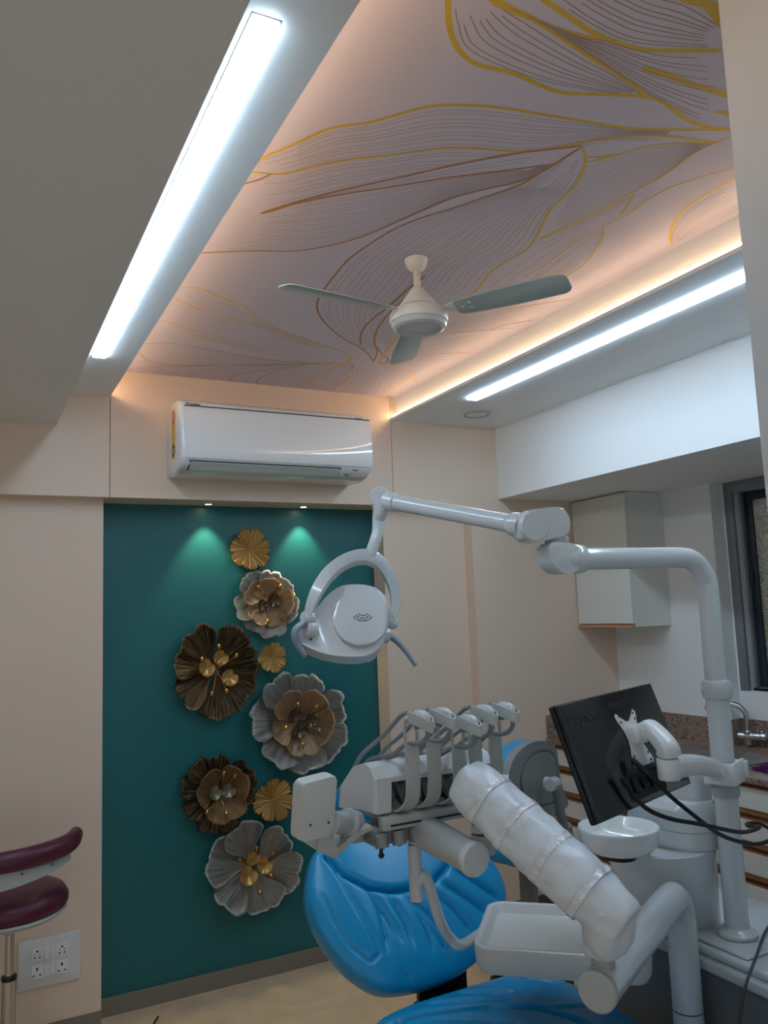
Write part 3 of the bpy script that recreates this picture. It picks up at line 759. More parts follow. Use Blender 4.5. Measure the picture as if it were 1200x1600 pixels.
def cushion(bm, outline, M, front, back, grooves, rings=34, pw=2.6, dens=3):
    """upholstered pad: closed outline (u,v), dome height front, flat back; grooves = [(polyline, depth, width)]"""
    O = smooth_closed([(x, y, 0) for x, y in outline], dens)
    cx = sum(p.x for p in O)/len(O); cy = sum(p.y for p in O)/len(O)
    def pt(p, s): return cx+(p.x-cx)*s, cy+(p.y-cy)*s
    R_ = []
    for s in (.5, .9, .98): R_.append([M @ V((*pt(p, s), -back)) for p in O])
    R_.append([M @ V((*pt(p, 1.), -back*.55)) for p in O])
    for k in range(rings+1):
        s = 1-(k/rings)**1.25*.995
        row = []
        for p in O:
            u, v = pt(p, s)
            z = front*(1-s**pw)**(1/2.2) if s < 1 else 0
            for L, d, w in grooves:
                d = d*1.3
                dd = poly_dist((u, v), L)
                if L is not grooves[0][0] and dd < 3*w: d *= min(1, .05+min(math.hypot(u-L[0][0], v-L[0][1]), math.hypot(u-L[-1][0], v-L[-1][1]))/.05)
                if dd < 3*w: z -= d*math.exp(-(dd/w)**2)*min(1, (1-s)*9+.12)
            row.append(M @ V((u, v, z)))
        R_.append(row)
    loft(bm, R_)

# ------------------------------------------------------------------ dental chair
t = thing('dental_chair', 'bright blue vinyl dental chair standing in front of the teal panel', 'dental chair', (1.22, 1.8, 0))
BM_ = frame_M((0, 2.06, .47), (1,0,0), (0,.6,.8))       # local x = room x, y up along the backrest, z out of its front
oc = [(1.045,.022),(1.205,.012),(1.33,.040),(1.43,.100),(1.49,.165),(1.516,.225),(1.505,.30),(1.465,.375),(1.40,.425),(1.30,.448),(1.20,.452),(1.08,.452),(.985,.45),(.93,.425),(.893,.36),(.876,.30),(.884,.225),(.912,.152),(.962,.078)]
top_seam = [(.955,.40),(.99,.335),(1.05,.285),(1.12,.262),(1.19,.258),(1.26,.268),(1.325,.305),(1.375,.36),(1.40,.405)]
gr = [(top_seam, .008, .011), (top_seam, .009, .0045)]
gr.append(([(.955,.40),(.985,.29),(1.015,.19),(1.03,.115),(1.0,.10),(.955,.15),(.925,.23),(.915,.31)], .005, .006))
for L, d, w in (([(1.045,.285),(1.075,.20),(1.105,.12)], .007, .010), ([(1.10,.262),(1.125,.18),(1.135,.10)], .006, .010), ([(1.15,.256),(1.21,.18),(1.26,.09)], .009, .011),
                ([(1.225,.262),(1.30,.17),(1.345,.09)], .009, .011), ([(1.27,.27),(1.36,.19),(1.42,.13)], .009, .012), ([(1.325,.305),(1.41,.23),(1.475,.17)], .010, .011), ([(1.20,.14),(1.235,.08),(1.24,.03)], .006, .008), ([(1.075,.08),(1.10,.04),(1.105,.015)], .005, .007), ([(1.30,.12),(1.37,.075)], .005, .009), ([(1.365,.36),(1.43,.31),(1.48,.27)], .006, .010), ([(1.06,.24),(1.06,.17),(1.05,.10)], .006, .010), ([(1.17,.20),(1.19,.13),(1.185,.07)], .006, .010)):
    gr += [(L, d*.75, w*1.15), (L, .0055, .0042)]
bm = NB(); cushion(bm, oc, BM_, .052, .055, gr, rings=72, dens=13); obj('backrest', bm, BLUE, t, angle=1.2)
HM = frame_M((0, 2.40, .862), (1,0,0), (0,.42,.9))
hc = [(1.10,.0),(1.22,-.012),(1.36,-.004),(1.43,.03),(1.455,.075),(1.42,.110),(1.33,.125),(1.22,.128),(1.12,.125),(1.075,.105),(1.06,.06)]
bm = NB(); cushion(bm, hc, HM, .045, .04, [([(1.10,.05),(1.22,.035),(1.40,.055)], .006, .008)], rings=22, dens=5); obj('headrest', bm, BLUE, t, angle=1.2)
bm = NB(); add_box(bm, (1.17, 2.385, .80), (1.27, 2.41, .90), bev=.004); obj('headrest_bar', bm, CHROME, t)
SMx = frame_M((0, 0, .46), (1,0,0), (0,1,0))
so = [(.935,1.96),(.925,1.80),(.925,1.60),(.93,1.40),(.94,1.18),(1.0,1.10),(1.22,1.08),(1.44,1.10),(1.50,1.18),(1.50,1.40),(1.515,1.60),(1.52,1.80),(1.49,1.96),(1.42,2.02),(1.22,2.025),(1.03,2.015)]
sg = [([(.965,1.93),(1.06,1.90),(1.2,1.84),(1.30,1.75),(1.34,1.66),(1.35,1.55)], .010, .009), ([(1.08,1.97),(1.16,1.92),(1.24,1.86)], .007, .012), ([(1.18,1.98),(1.25,1.93),(1.30,1.84)], .008, .012),
      ([(1.05,1.86),(1.14,1.80),(1.20,1.72)], .006, .012), ([(1.30,1.98),(1.33,1.92),(1.35,1.83)], .008, .011), ([(1.37,1.96),(1.42,1.90),(1.46,1.85)], .008, .011), ([(1.36,1.86),(1.30,1.88),(1.22,1.93)], .006, .009), ([(1.46,1.70),(1.38,1.72),(1.30,1.75)], .007, .009), ([(.965,1.93),(1.06,1.90),(1.2,1.84),(1.30,1.75),(1.34,1.66),(1.35,1.55)], .007, .0042), ([(.985,1.98),(.965,1.8),(.965,1.5),(.98,1.2)], .006, .007)]
bm = NB(); cushion(bm, so, SMx, .058, .055, sg, rings=72, dens=15); obj('seat', bm, BLUE, t, angle=1.2)
bm = NB(); add_box(bm, (1.06, 1.20, .375), (1.42, 2.00, .404), bev=.006); add_box(bm, (1.15, 1.95, .375), (1.31, 2.145, .415), bev=.006); add_box(bm, (1.15, 2.105, .40), (1.31, 2.125, .53), bev=.004)
obj('seat_frame', bm, BLACK, t)
bm = NB(); add_box(bm, (1.08, 1.35, .10), (1.38, 1.80, .375), bev=.03, seg=3); add_box(bm, (.98, 1.15, .0), (1.44, 2.05, .10), bev=.02, seg=3); obj('pedestal', bm, PLASTIC2, t)

# ------------------------------------------------------------------ unit box with spittoon
t = thing('dental_unit', 'white dental side unit with a round spittoon bowl, carrying the tall lamp pole', 'dental unit', (1.75, 1.5, 0))
bm = NB(); add_box(bm, (1.624, .95, .02), (1.99, 1.90, .615), bev=.012); obj('cabinet', bm, mat('unit grey', (104,108,110), .45), t)
bm = NB()
add_box(bm, (1.612, .94, .615), (2.0, 1.92, .650), bev=.012, seg=3); add_box(bm, (1.619, .95, .650), (1.99, 1.91, .672), bev=.01, seg=3)
add_box(bm, (1.635, 1.395, .672), (1.97, 1.62, .682), bev=.006, seg=3)
add_box(bm, (1.70, .97, .672), (1.97, 1.30, .684), bev=.006, seg=3)
obj('cabinet_top', bm, PLASTIC, t)
scx, scy = 1.648, 1.655
def ell(cx, cy, rx, ry, z, n=48, p=2.3):
    out = []
    for k in range(n):
        a = 2*PI*k/n; c, s = math.cos(a), math.sin(a)
        out.append(V((cx+rx*math.copysign(abs(c)**(2/p), c), cy+ry*math.copysign(abs(s)**(2/p), s), z)))
    return out
bm = NB()
loft(bm, [ell(scx+.063, scy, .076, .095, .6725), ell(scx+.058, scy, .080, .10, .69), ell(scx+.025, scy, .108, .118, .755), ell(scx+.002, scy, .128, .132, .825), ell(scx-.002, scy, .132, .136, .877), ell(scx-.002, scy, .128, .132, .880)])
obj('tower_base', bm, PLASTIC, t)
bm = NB()
loft(bm, [ell(scx+.046, scy, .0825, .1335, .8805), ell(scx+.046, scy, .0835, .135, .883), ell(scx+.046, scy, .083, .134, .90), ell(scx+.046, scy, .0825, .133, .9235)])
obj('tower_collar', bm, PLASTIC, t)
# upper tower: crescent behind the bowl
bm = NB()
loft(bm, [ell(scx+.047, scy, .081, .131, .924), ell(scx+.047, scy, .082, .1325, .926), ell(scx+.049, scy, .079, .129, .975), ell(scx+.053, scy-.003, .068, .115, .992), ell(scx+.058, scy-.005, .055, .10, .996)])
loft(bm, [ell(scx+.073, scy-.02, .052, .085, .985), ell(scx+.073, scy-.02, .050, .082, 1.04), ell(scx+.076, scy-.02, .043, .072, 1.075), ell(scx+.08, scy-.02, .026, .05, 1.09)])
obj('tower_top', bm, PLASTIC, t)
bx, by = 1.465, 1.608
bm = NB(); lathe(bm, [(r*.85,.958-(.994-h)*.80) for r,h in [(.002,.916),(.07,.916),(.093,.924),(.110,.945),(.116,.985),(.1175,.991),(.115,.994),(.111,.990),(.103,.962),(.085,.944),(.03,.938),(.015,.932),(.002,.931)]], (bx, by, 0), seg=56)
obj('spittoon_bowl', bm, PORCELAIN, t, angle=1)
bm = NB(); lathe(bm, [(.038,.8802),(.040,.8955)], (bx, by, 0), seg=40); obj('bowl_gasket', bm, RUBBER, t)

# ------------------------------------------------------------------ operating light on its pole
px_, py_ = 1.72, 1.49
t = thing('operating_light', 'white dental operating light on a tall bent pole, lamp head before the gold flowers', 'dental lamp', (px_, py_, .682))
LP = PLASTIC
bm = NB(); lathe(bm, [(.030,.6825),(.046,.684),(.047,.692),(.040,.698),(.034,.704),(.029,.705)], (px_, py_, 0), seg=40); obj('pole_base', bm, LP, t)
bm = NB(); lathe(bm, [(.0288,.70),(.0288,1.262)], (px_, py_, 0), seg=40); obj('lower_pole', bm, LP, t)
bm = NB(); lathe(bm, [(.029,1.258),(.033,1.260),(.037,1.272),(.037,1.292),(.033,1.303),(.027,1.306)], (px_, py_, 0), seg=40); obj('pole_collar', bm, LP, t)
J0 = V((1.322,1.523,1.621))                     # far end of the horizontal tube
top = J0.z
hd = (J0-V((px_, py_, J0.z))).normalized()
c0 = V((px_, py_, 0))
bend = [c0+V((0,0,1.30)), c0+V((0,0,1.40)), c0+V((0,0,top-.09))]
for a in (22, 45, 68): 
    q = math.radians(a); bend.append(c0+hd*(.075*(1-math.cos(q)))+V((0,0,top-.09+.09*math.sin(q))))
bend += [c0+hd*.088+V((0,0,top)), c0+hd*.22+V((0,0,top)), J0]
bm = NB(); tube(bm, bend, .0268, 28, 6); obj('bent_pole', bm, LP, t)
kn = J0+hd*.052
bm = NB(); lathe(bm, [(.027,-.012),(.033,-.010),(.036,.004),(.036,.020),(.034,.026),(.036,.030),(.030,.05)], J0, hd, seg=36)
# lower knuckle body with cut face
w_ = V((-hd.y, hd.x, 0))
kb = J0+hd*.055
slab(bm, [kb+hd*a+V((0,0,b))-w_*.029 for a, b in rounded([(-.035,.036,0),(.045,.040,0),(.048,.006,0),(.030,-.028,0),(.005,-.037,0),(-.035,-.036,0)], .018) for a, b in [(a[0] if False else a, b)]] if False else [kb+hd*p.x+V((0,0,p.y))-w_*.029 for p in rounded([(-.035,.036,0),(.045,.040,0),(.048,.006,0),(.030,-.028,0),(.005,-.037,0),(-.035,-.036,0)], .018)], w_*.058, bev=.004, seg=3)
obj('lower_knuckle', bm, LP, t)
kv = J0+hd*.060                                 # vertical pivot
bm = NB(); lathe(bm, [(.027,.030),(.0285,.034),(.0285,.052),(.027,.056)], kv, (0,0,1), seg=32); obj('pivot_ring', bm, PLASTIC2, t)
A0, A1 = V((1.196,1.544,1.699)), V((1.087,2.059,1.831))
ad = (A1-A0).normalized(); aw = ad.cross(V((0,0,1))).normalized(); au = aw.cross(ad)
bm = NB()
kx = kv+V((0,0,.085))
kdir = (A0-kx); kdir.z = 0; kl = kdir.length; kdir.normalize(); kw = kdir.cross(V((0,0,1)))
slab(bm, [kx+kdir*p.x+V((0,0,p.y))+kw*.031 for p in rounded([(-.020,.026,0),(-.026,-.028,0),(kl,-.040+(A0.z-kx.z),0),(kl+.03,-.03+(A0.z-kx.z),0),(kl+.03,.034+(A0.z-kx.z),0),(kl,.040+(A0.z-kx.z),0),(.0,.040,0)], .020)], kw*-.062, bev=.012, seg=3)
for s in (-1, 1): lathe(bm, [(.037,.020),(.037,.030),(.034,.0345),(.001,.0355)], A0, kw*s, seg=36)
obj('upper_knuckle', bm, LP, t)
bm = NB(); tube(bm, [A0+ad*.035, A0+ad*.06, A1-ad*.03], .0228, 28, 1); lathe(bm, [(.03,.02),(.031,.03),(.030,.05),(.0255,.062),(.0235,.066)], A0, ad, seg=32); obj('spring_arm', bm, LP, t)
A2 = V((1.072,2.077,1.844))
bm = NB()
lathe(bm, [(.022,-.075),(.0265,-.073),(.0275,-.05),(.0275,-.02),(.025,.0)], A1+ad*.03, ad, seg=32)
fw_ = V((-0.52,-0.8,-0.05)).normalized()
for s in (-1, 1): lathe(bm, [(.030,.0),(.030,.018),(.027,.022),(.001,.023)], A2, fw_*s, seg=32)
tube(bm, [A2+V((0,0,.012)), A2+V((0,0,-.04)), V((1.068,2.088,1.779))], [.028,.023,.0185], 24, 5)
obj('head_knuckle', bm, LP, t)
bm = NB(); tube(bm, [(1.068,2.088,1.781), (1.063,2.084,1.745), (1.052,2.082,1.715), (1.035,2.085,1.674)], [.0175,.0172,.017,.0168], 22, 6); obj('drop_stem', bm, LP, t)
yk = [V(p) for p in ((0.831,2.068,1.502),(0.843,2.068,1.538),(0.869,2.071,1.585),(0.91,2.078,1.629),(0.969,2.088,1.661),(1.031,2.088,1.669),(1.08,2.089,1.641),(1.111,2.092,1.588),(1.119,2.096,1.532),(1.103,2.1,1.479))]
bm = NB()
cen = V((0.964,2.076,1.516))
view_n = V((0.36,0.8,-0.3)).normalized()
Ps = spline(yk, 6); rings = []
for i, p in enumerate(Ps):
    f = i/(len(Ps)-1); wd = .019-.008*abs(2*f-1)**2.0
    r_ = (p-cen); r_ = (r_-view_n*r_.dot(view_n)).normalized()
    rings.append([p+r_*x*wd+view_n*y*.019 for x, y in ((1,.9),(.9,1),(-.9,1),(-1,.9),(-1,-.9),(-.9,-1),(.9,-1),(1,-.9))])
loft(bm, rings)
for p in (yk[0], yk[-1]): lathe(bm, [(.016,-.016),(.019,-.012),(.019,.012),(.016,.016)], p, (yk[-1]-yk[0]), seg=20)
obj('yoke', bm, LP, t, angle=.8)
# lamp head
hn = V((-0.34,-0.86,0.38)).normalized()
ho = V((0.947,2.054,1.494))
outl = ((0.874,2.1,1.532),(0.906,2.101,1.564),(0.941,2.097,1.586),(0.972,2.087,1.592),(1.012,2.07,1.589),(1.046,2.05,1.573),(1.058,2.032,1.543),(1.052,2.015,1.5),(1.037,2.001,1.455),(1.012,1.995,1.418),(0.984,1.996,1.397),(0.927,2.018,1.394),(0.865,2.047,1.406),(0.82,2.077,1.431),(0.807,2.09,1.451),(0.819,2.101,1.485),(0.838,2.1,1.5))
bm = NB(); slab(bm, smooth_closed(outl, 4), -hn*.050, bev=.007, seg=3); hd_ = obj('lamp_head', bm, LP, t, angle=.9)
cov = ((0.951,2.089,1.576),(0.991,2.076,1.584),(1.035,2.052,1.569),(1.05,2.032,1.536),(1.036,2.004,1.46),(1.012,2.002,1.435),(0.981,2.007,1.419),(0.938,2.026,1.423),(0.913,2.047,1.448),(0.906,2.066,1.483),(0.915,2.08,1.523),(0.949,2.082,1.558))
bm = NB(); slab(bm, smooth_closed([V(p)+hn*.0 for p in cov], 4), hn*.016, bev=.005, seg=3); obj('back_cover', bm, LP, hd_, angle=.9)
bm = NB()
ctr_v = V((0.986,2.046,1.512))+hn*.0163
ex = V((hn.y*-1, hn.x, 0)).normalized(); ex = ex if ex.x > 0 else -ex; ey = hn.cross(ex); ey = ey if ey.z > 0 else -ey
for rr_, arcs in ((.016, [(-140,-108),(-98,-66),(-58,-40)]), (.024, [(-146,-118),(-112,-84),(-78,-40)]), (.032, [(-146,-126),(-120,-98),(-92,-66),(-60,-40)])):
    for a0, a1 in arcs:
        pts = [ctr_v + (ex*math.cos(math.radians(a0+(a1-a0)*k/5)) + ey*math.sin(math.radians(a0+(a1-a0)*k/5)))*rr_ for k in range(6)]
        tube(bm, pts, .0011, 6, 1)
for p in ((0.934,2.081,1.542),(0.841,2.074,1.444)): lathe(bm, [(.003,-.002),(.003,.0012),(.001,.0014)], V(p), hn, seg=10)
obj('vent_slots', bm, BLACK, hd_, smooth=False)
bm = NB(); slab(bm, smooth_closed([V(p)-hn*.0495 for p in outl], 2), -hn*.012, bev=.004); obj('reflector_window', bm, mat('lamp glass', (210,216,220), .08), hd_)
for pts, base, bd in (([dep for dep in ((0.82,2.064,1.492),(0.795,2.068,1.47),(0.797,2.071,1.439),(0.818,2.066,1.403))], (0.832,2.071,1.474), -1), ([dep for dep in ((1.083,2.092,1.448),(1.107,2.082,1.429),(1.129,2.064,1.397),(1.148,2.048,1.359))], (1.074,2.086,1.445), 1)):
    bm = NB(); tube(bm, pts, [.0125,.0115,.010,.008] if bd > 0 else [.012,.0135,.013,.010], 16, 6, flat=(1.25, .8)); lathe(bm, [(.0085,0),(.0065,.004),(.002,.006)], V(pts[-1]), V(pts[-1])-V(pts[-2]), seg=14)
    hh = obj('lamp_handle', bm, HANDLE, t)
    bm = NB(); dd = (V(pts[0])-V(base)).normalized(); lathe(bm, [(.022,-.022),(.024,-.018),(.024,.006),(.019,.010)], V(base), (yk[-1]-yk[0]).normalized()*bd, seg=24); obj('handle_socket', bm, LP, hh)

# ------------------------------------------------------------------ monitor, its arm and cables
TL, TR, BR, BL = V((1.096,1.367,1.304)), V((1.471,1.475,1.315)), V((1.522,1.407,1.089)), V((1.147,1.298,1.078))
mo = (TL+TR+BR+BL)/4
mx = (TR-TL).normalized(); my = (TL-BL); my = (my-mx*my.dot(mx)).normalized(); mn = mx.cross(my)      # mn points to the viewer
if mn.y > 0: mn = -mn
mM = Matrix((mx, my, mn)).transposed().to_4x4(); mM.translation = mo
W2, H2 = .195, .1205
t = thing('monitor', 'black flat computer monitor seen from behind, held on a white arm', 'monitor', mo)
bm = NB(); prism(bm, rrect(2*W2, 2*H2, .005, 3), .014, mM @ Matrix.Translation((0,0,-.014)), bev=.003); mb_ = obj('back_shell', bm, GLOSSBLACK, t)
bm = NB(); prism(bm, rrect(2*W2+.004, 2*H2+.004, .006, 3), .012, mM @ Matrix.Translation((0,0,-.0262)), bev=.002); obj('bezel', bm, BLACK, t)
bm = NB(); prism(bm, rrect(2*W2-.016, 2*H2-.03, .003, 2), .0006, mM @ Matrix.Translation((0,.004,-.0270))); obj('screen', bm, mat('dark screen', (10,12,14), .1), t, smooth=False)
bm = NB(); prism(bm, [(-.055,.085),(.045,.085),(.045,.103),(-.055,.103)], .0006, mM @ Matrix.Translation((.035,-.004,.0))); obj('rating_label', bm, mat('label black', (8,8,9), .6), t, smooth=False)
text('logo', 'Lenovo', .034, mM @ Matrix.Translation((-.160,.070,.0)), mat('emboss', (34,35,38), .35), t, ext=.0008)
bm = NB(); prism(bm, [(-.075,-.106),(.075,-.106),(.075,-.056),(-.075,-.056)], .0008, mM @ Matrix.Translation((.012,-.002,0))); cb = obj('connector_bay', bm, RUBBER, t, smooth=False)
bm = NB()
for x, y, w, h in ((-.045,-.080,.02,.03),(-.012,-.078,.022,.026),(.028,-.080,.026,.030)): prism(bm, [(x+a, y+b) for a, b in rrect(w, h, .003, 2)], .010, mM @ Matrix.Translation((.012,0,0)), bev=.002)
obj('plug', bm, BLACK, cb)
# arm
t = thing('monitor_mount', 'white jointed monitor arm clamped around the lamp pole', 'monitor arm', (px_, py_, 1.05))
AW = mat('arm white', (226,228,226), .28, coat=.2)
bfl = ((965.0,1128.0),(972.0,1121.0),(981.0,1130.0),(990.0,1139.0),(998.0,1134.0),(1000.0,1121.0),(1007.0,1117.0),(1011.0,1128.0),(1012.0,1150.0),(1018.0,1166.0),(1030.0,1180.0),(1033.0,1192.0),(1026.0,1199.0),(1005.0,1203.0),(995.0,1202.0),(990.0,1188.0),(986.0,1168.0),(978.0,1150.0),(968.0,1140.0))
def on_mon(p, lift):
    return None
def mon_pt(q, lift): return mM @ V((q[0], q[1], lift))
vb = [(-.050,.058),(-.043,.064),(-.028,.052),(-.010,.040),(.010,.040),(.028,.052),(.043,.064),(.050,.058),(.046,.044),(.030,.018),(.026,0),(.030,-.018),(.046,-.044),(.050,-.056),(.043,-.063),(-.043,-.063),(-.050,-.056),(-.046,-.044),(-.030,-.018),(-.026,0),(-.030,.018),(-.046,.044)]
vc = V((.030, .012, 0))
bm = NB(); prism(bm, [(x*.86+vc.x, y*.95+vc.y) for x, y in vb], .003, mM @ Matrix.Translation((0,0,.0012)), bev=.0008); vp = obj('mounting_plate', bm, AW, t)
bm = NB()
for x in (-.038, .038):
    for y in (-.053, .053, -.036, .040): lathe(bm, [(.003,0),(.003,.0015),(.001,.002)], mM @ V((vc.x+x*.8, vc.y+y, .0042)), mn, seg=10)
obj('plate_screw', bm, SEAM, vp)
pc = mM @ V((vc.x+.004, vc.y+.006, 0))
bm = NB(); prism(bm, rrect(.046, .044, .008, 3), .018, mM @ Matrix.Translation((vc.x+.004, vc.y+.006, .0042)), bev=.003); prism(bm, rrect(.020, .040, .008, 3), .022, mM @ Matrix.Translation((vc.x+.014, vc.y+.006, .020)), bev=.003); obj('tilt_bracket', bm, AW, t)
E1 = V((1.356,1.316,1.187)); E2 = V((1.356,1.32,1.154))
bp_ = pc+mn*.035+mx*.012
bm = NB(); sweep(bm, [bp_+V((-.008,.006,.002)), bp_+V((.004,.0,.006)), bp_.lerp(E1, .55)+V((0,0,.012)), E1+V((-.002,0,.010)), E1+V((0,0,-.004))], [(x, y) for x, y in rrect(.044, .040, .013, 4)], 6, up=(0,0,1), scale=[.72,.82,.95,1.0,1.06]); obj('wrist', bm, AW, t)
bm = NB(); lathe(bm, [(.008,0),(.008,.004),(.004,.005),(.001,.005)], bp_+V((-.004,-.021,.004)), (-.1,-1,0), seg=16); obj('tilt_bolt', bm, CHROME, t)
pm = V((px_, py_, 1.083))
ar = [E2+V((0,0,0)), E2.lerp(pm, .22)+V((0,0,.006)), E2.lerp(pm, .5)+V((0,0,.008)), E2.lerp(pm, .78)+V((0,0,.001)), pm+(E2-pm).normalized()*.060+V((0,0,-.008))]
bm = NB(); sweep(bm, ar, [(x, y) for x, y in rrect(.040, .044, .014, 4)], 6, scale=[1.15,1.1,1.0,1.0,1.0]); lathe(bm, [(.0225,-.024),(.024,-.021),(.024,.019),(.0225,.021)], E2, (0,0,1), seg=32); obj('swing_arm', bm, AW, t, angle=.9)
bm = NB()
pd = (pm-E2); pd.z = 0; pd.normalize(); pw_ = V((-pd.y, pd.x, 0))
for s in (-1, 1): add_box(bm, (-.042, s*.035-.004, -.028), (.052, s*.035+.004, .028), M=frame_M(pm+V((0,0,-.006)), pd, pw_), bev=.003)
add_box(bm, (-.046,-.036,-.026), (-.034,.036,.026), M=frame_M(pm+V((0,0,-.006)), pd, pw_), bev=.003)
add_box(bm, (.040,-.046,-.018), (.060,.046,.022), M=frame_M(pm+V((0,0,-.006)), pd, pw_), bev=.003)
obj('pole_clamp', bm, AW, t)
bm = NB(); lathe(bm, [(.0295,-.040),(.034,-.040),(.035,-.060),(.033,-.064),(.0295,-.064),(.0295,-.040)], pm, (0,0,1), seg=36, caps=False); obj('stop_collar', bm, PLASTIC2, t)
for nm, lab, pts in (('monitor_cable', 'black cable running from the monitor down in front of the lamp pole, lower of two', ((1.301,1.348,1.159),(1.321,1.33,1.133),(1.364,1.325,1.091),(1.447,1.335,1.033),(1.529,1.355,0.984),(1.611,1.374,0.95),(1.684,1.385,0.929),(1.753,1.395,0.926),(1.83,1.397,0.947))),
                     ('monitor_cable', 'black cable looping from the monitor past the lamp pole, upper of two', ((1.241,1.326,1.13),(1.256,1.322,1.106),(1.291,1.319,1.075),(1.357,1.323,1.047),(1.431,1.321,1.027),(1.508,1.33,1.003),(1.592,1.346,0.979),(1.68,1.382,0.963),(1.744,1.418,0.953),(1.791,1.488,0.933),(1.822,1.517,0.928),(1.865,1.518,0.922),(1.895,1.505,0.905),(1.923,1.472,0.878)))):
    tt = thing(nm, lab, 'cable', pts[0], 'monitor cables')
    bm = NB(); tube(bm, pts, .0048, 10, 8); lathe(bm, [(.006,-.022),(.0065,-.018),(.0065,.005),(.005,.012)], V(pts[0]), V(pts[1])-V(pts[0]), seg=14); obj('cord', bm, RUBBER, tt)
tt = thing('power_cord', 'thin dark cord draped over the white unit box at the lower right edge', 'cord', (1.799,1.47,0.69))
bm = NB(); tube(bm, ((1.815,1.467,0.7),(1.758,1.446,0.688),(1.641,1.371,0.697),(1.57,1.344,0.667),(1.541,1.343,0.621),(1.529,1.345,0.571),(1.528,1.355,0.501)), .0035, 8, 8); obj('cord', bm, mat('dark grey cord', (66,66,66), .5), tt)

# ------------------------------------------------------------------ delivery arm with foam-wrapped spring arm
El = V((1.566,1.523,0.81)); Cp = V((1.044,1.228,0.81))
t = thing('swing_stand', 'white tubular arm on a bent post, its upper arm wrapped in packing foam', 'support arm', (El.x, El.y, 0))
dv = (Cp-El).normalized()
R0 = .0358
bm = NB()
pts = [Cp-dv*.004, El.lerp(Cp, .5), El+dv*.09]
cc = El+dv*.075+V((0,0,-.085))
for a in (20, 45, 70): q = math.radians(a); pts.append(El+dv*(.075*(1-math.sin(q)))+V((0,0,-.085*(1-math.cos(q)))))
pts += [El+V((0,0,-.10)), El+V((0,0,-.2)), El+V((0,0,-.272))]
tube(bm, pts, R0, 32, 6); obj('swing_tube', bm, PLASTIC, t)
bm = NB(); lathe(bm, [(R0-.001,-.273),(R0-.001,-.276)], El, (0,0,1), seg=32); obj('post_seam', bm, SEAM, t)
bm = NB(); lathe(bm, [(R0,-.276),(R0,-.75),(.045,-.755),(.046,-.798),(.03,-.799)], El, (0,0,1), seg=32); obj('post', bm, PLASTIC, t)
bm = NB(); lathe(bm, [(R0-.001,-.003),(R0+.0005,-.002),(R0+.0005,.008),(R0-.003,.011),(.001,.0125)], Cp, dv, seg=40); obj('end_cap', bm, PLASTIC2, t)
# spring arm under the foam
S0 = Cp-dv*.035+V((0,0,R0))
S1 = V((1.06,1.206,0.956)); S2 = V((0.949,1.438,1.134))
bm = NB(); tube(bm, [S0+V((0,0,-.004)), S0+V((0,0,.05)), S1], .022, 20, 4); tube(bm, [S1, S2], .028, 20, 1); obj('spring_arm', bm, PLASTIC2, t)
HP = V((0.958,1.456,1.05))
bm = NB(); tube(bm, [S2, HP+V((0,0,.045)), HP+V((0,0,.004))], .023, 24, 5); obj('head_stem', bm, PLASTIC2, t)
# foam wrap
FOAM = mat('foam wrap', (222,230,236), .38, coat=.12)
nt = FOAM.node_tree; b_ = nt.nodes['Principled BSDF']
tc = nt.nodes.new('ShaderNodeTexCoord'); n1 = nt.nodes.new('ShaderNodeTexNoise'); n1.inputs['Scale'].default_value = 18; n1.inputs['Detail'].default_value = 3; n1.inputs['Distortion'].default_value = .2
nt.links.new(tc.outputs['Object'], n1.inputs['Vector'])
bp2_ = nt.nodes.new('ShaderNodeBump'); bp2_.inputs['Strength'].default_value = .3; bp2_.inputs['Distance'].default_value = .012
nt.links.new(n1.outputs['Fac'], bp2_.inputs['Height']); nt.links.new(bp2_.outputs['Normal'], b_.inputs['Normal'])
TAPE = mat('clear packing tape', (232,236,240), .07, coat=1., bump=('n', 60, .8))
def wrapped(pts, rad, amp, n=10, seg=40, sq=2.6):
    P = spline(pts, n); T, N = frames(P); Rr = lerp_list(rad, n); rings = []
    for i, (p, tt, nn) in enumerate(zip(P, T, N)):
        bn = tt.cross(nn); row = []
        for k in range(seg):
            a = 2*PI*k/seg; c, s = math.cos(a), math.sin(a)
            e = (abs(c)**sq+abs(s)**sq)**(-1/sq)
            q = p*16+nn*c*1.2+bn*s*1.2
            w = 1+amp*noise(q*1.3)+amp*.55*noise(q*3.1+V((4,1,7)))
            row.append(p+(nn*c+bn*s)*Rr[i]*e*w)
        rings.append(row)
    return rings
ad2 = (S2-S1).normalized()
bm = NB()
loft(bm, wrapped([S1-ad2*.045, S1-ad2*.03, S1.lerp(S2, .2), S1.lerp(S2, .42), S1.lerp(S2, .62), S1.lerp(S2, .82), S2+ad2*.010, S2+ad2*.045, S2+ad2*.058], [.026,.044,.055,.054,.054,.053,.053,.043,.021], .08, 10, 48))
loft(bm, wrapped([S0+V((.0,0,.014)), S0+V((0,0,.045)), S0.lerp(S1, .55), S0.lerp(S1, .85), S1+V((0,0,.012)), S1+V((0,0,.036))], [.031,.035,.043,.048,.046,.018], .09, 8, 40))
foam = obj('foam_wrap', bm, FOAM, t, angle=2, label='white translucent packing foam')
bm = NB()
fl = [V(p) for p in ((0.965,1.425,1.167),(0.976,1.415,1.155),(0.991,1.41,1.142),(1.009,1.419,1.169),(0.994,1.428,1.165))]
slab(bm, fl, .0015)
sk = [S0+V((-.034,-.012,.062)), S0+V((.0,-.052,.058)), S0+V((.042,-.022,.066)), S0+V((.030,-.016,-.0)), S0+V((.016,-.038,-.006)), S0+V((-.012,-.040,.018))]
obj('foam_flap', bm, FOAM, foam, smooth=False)
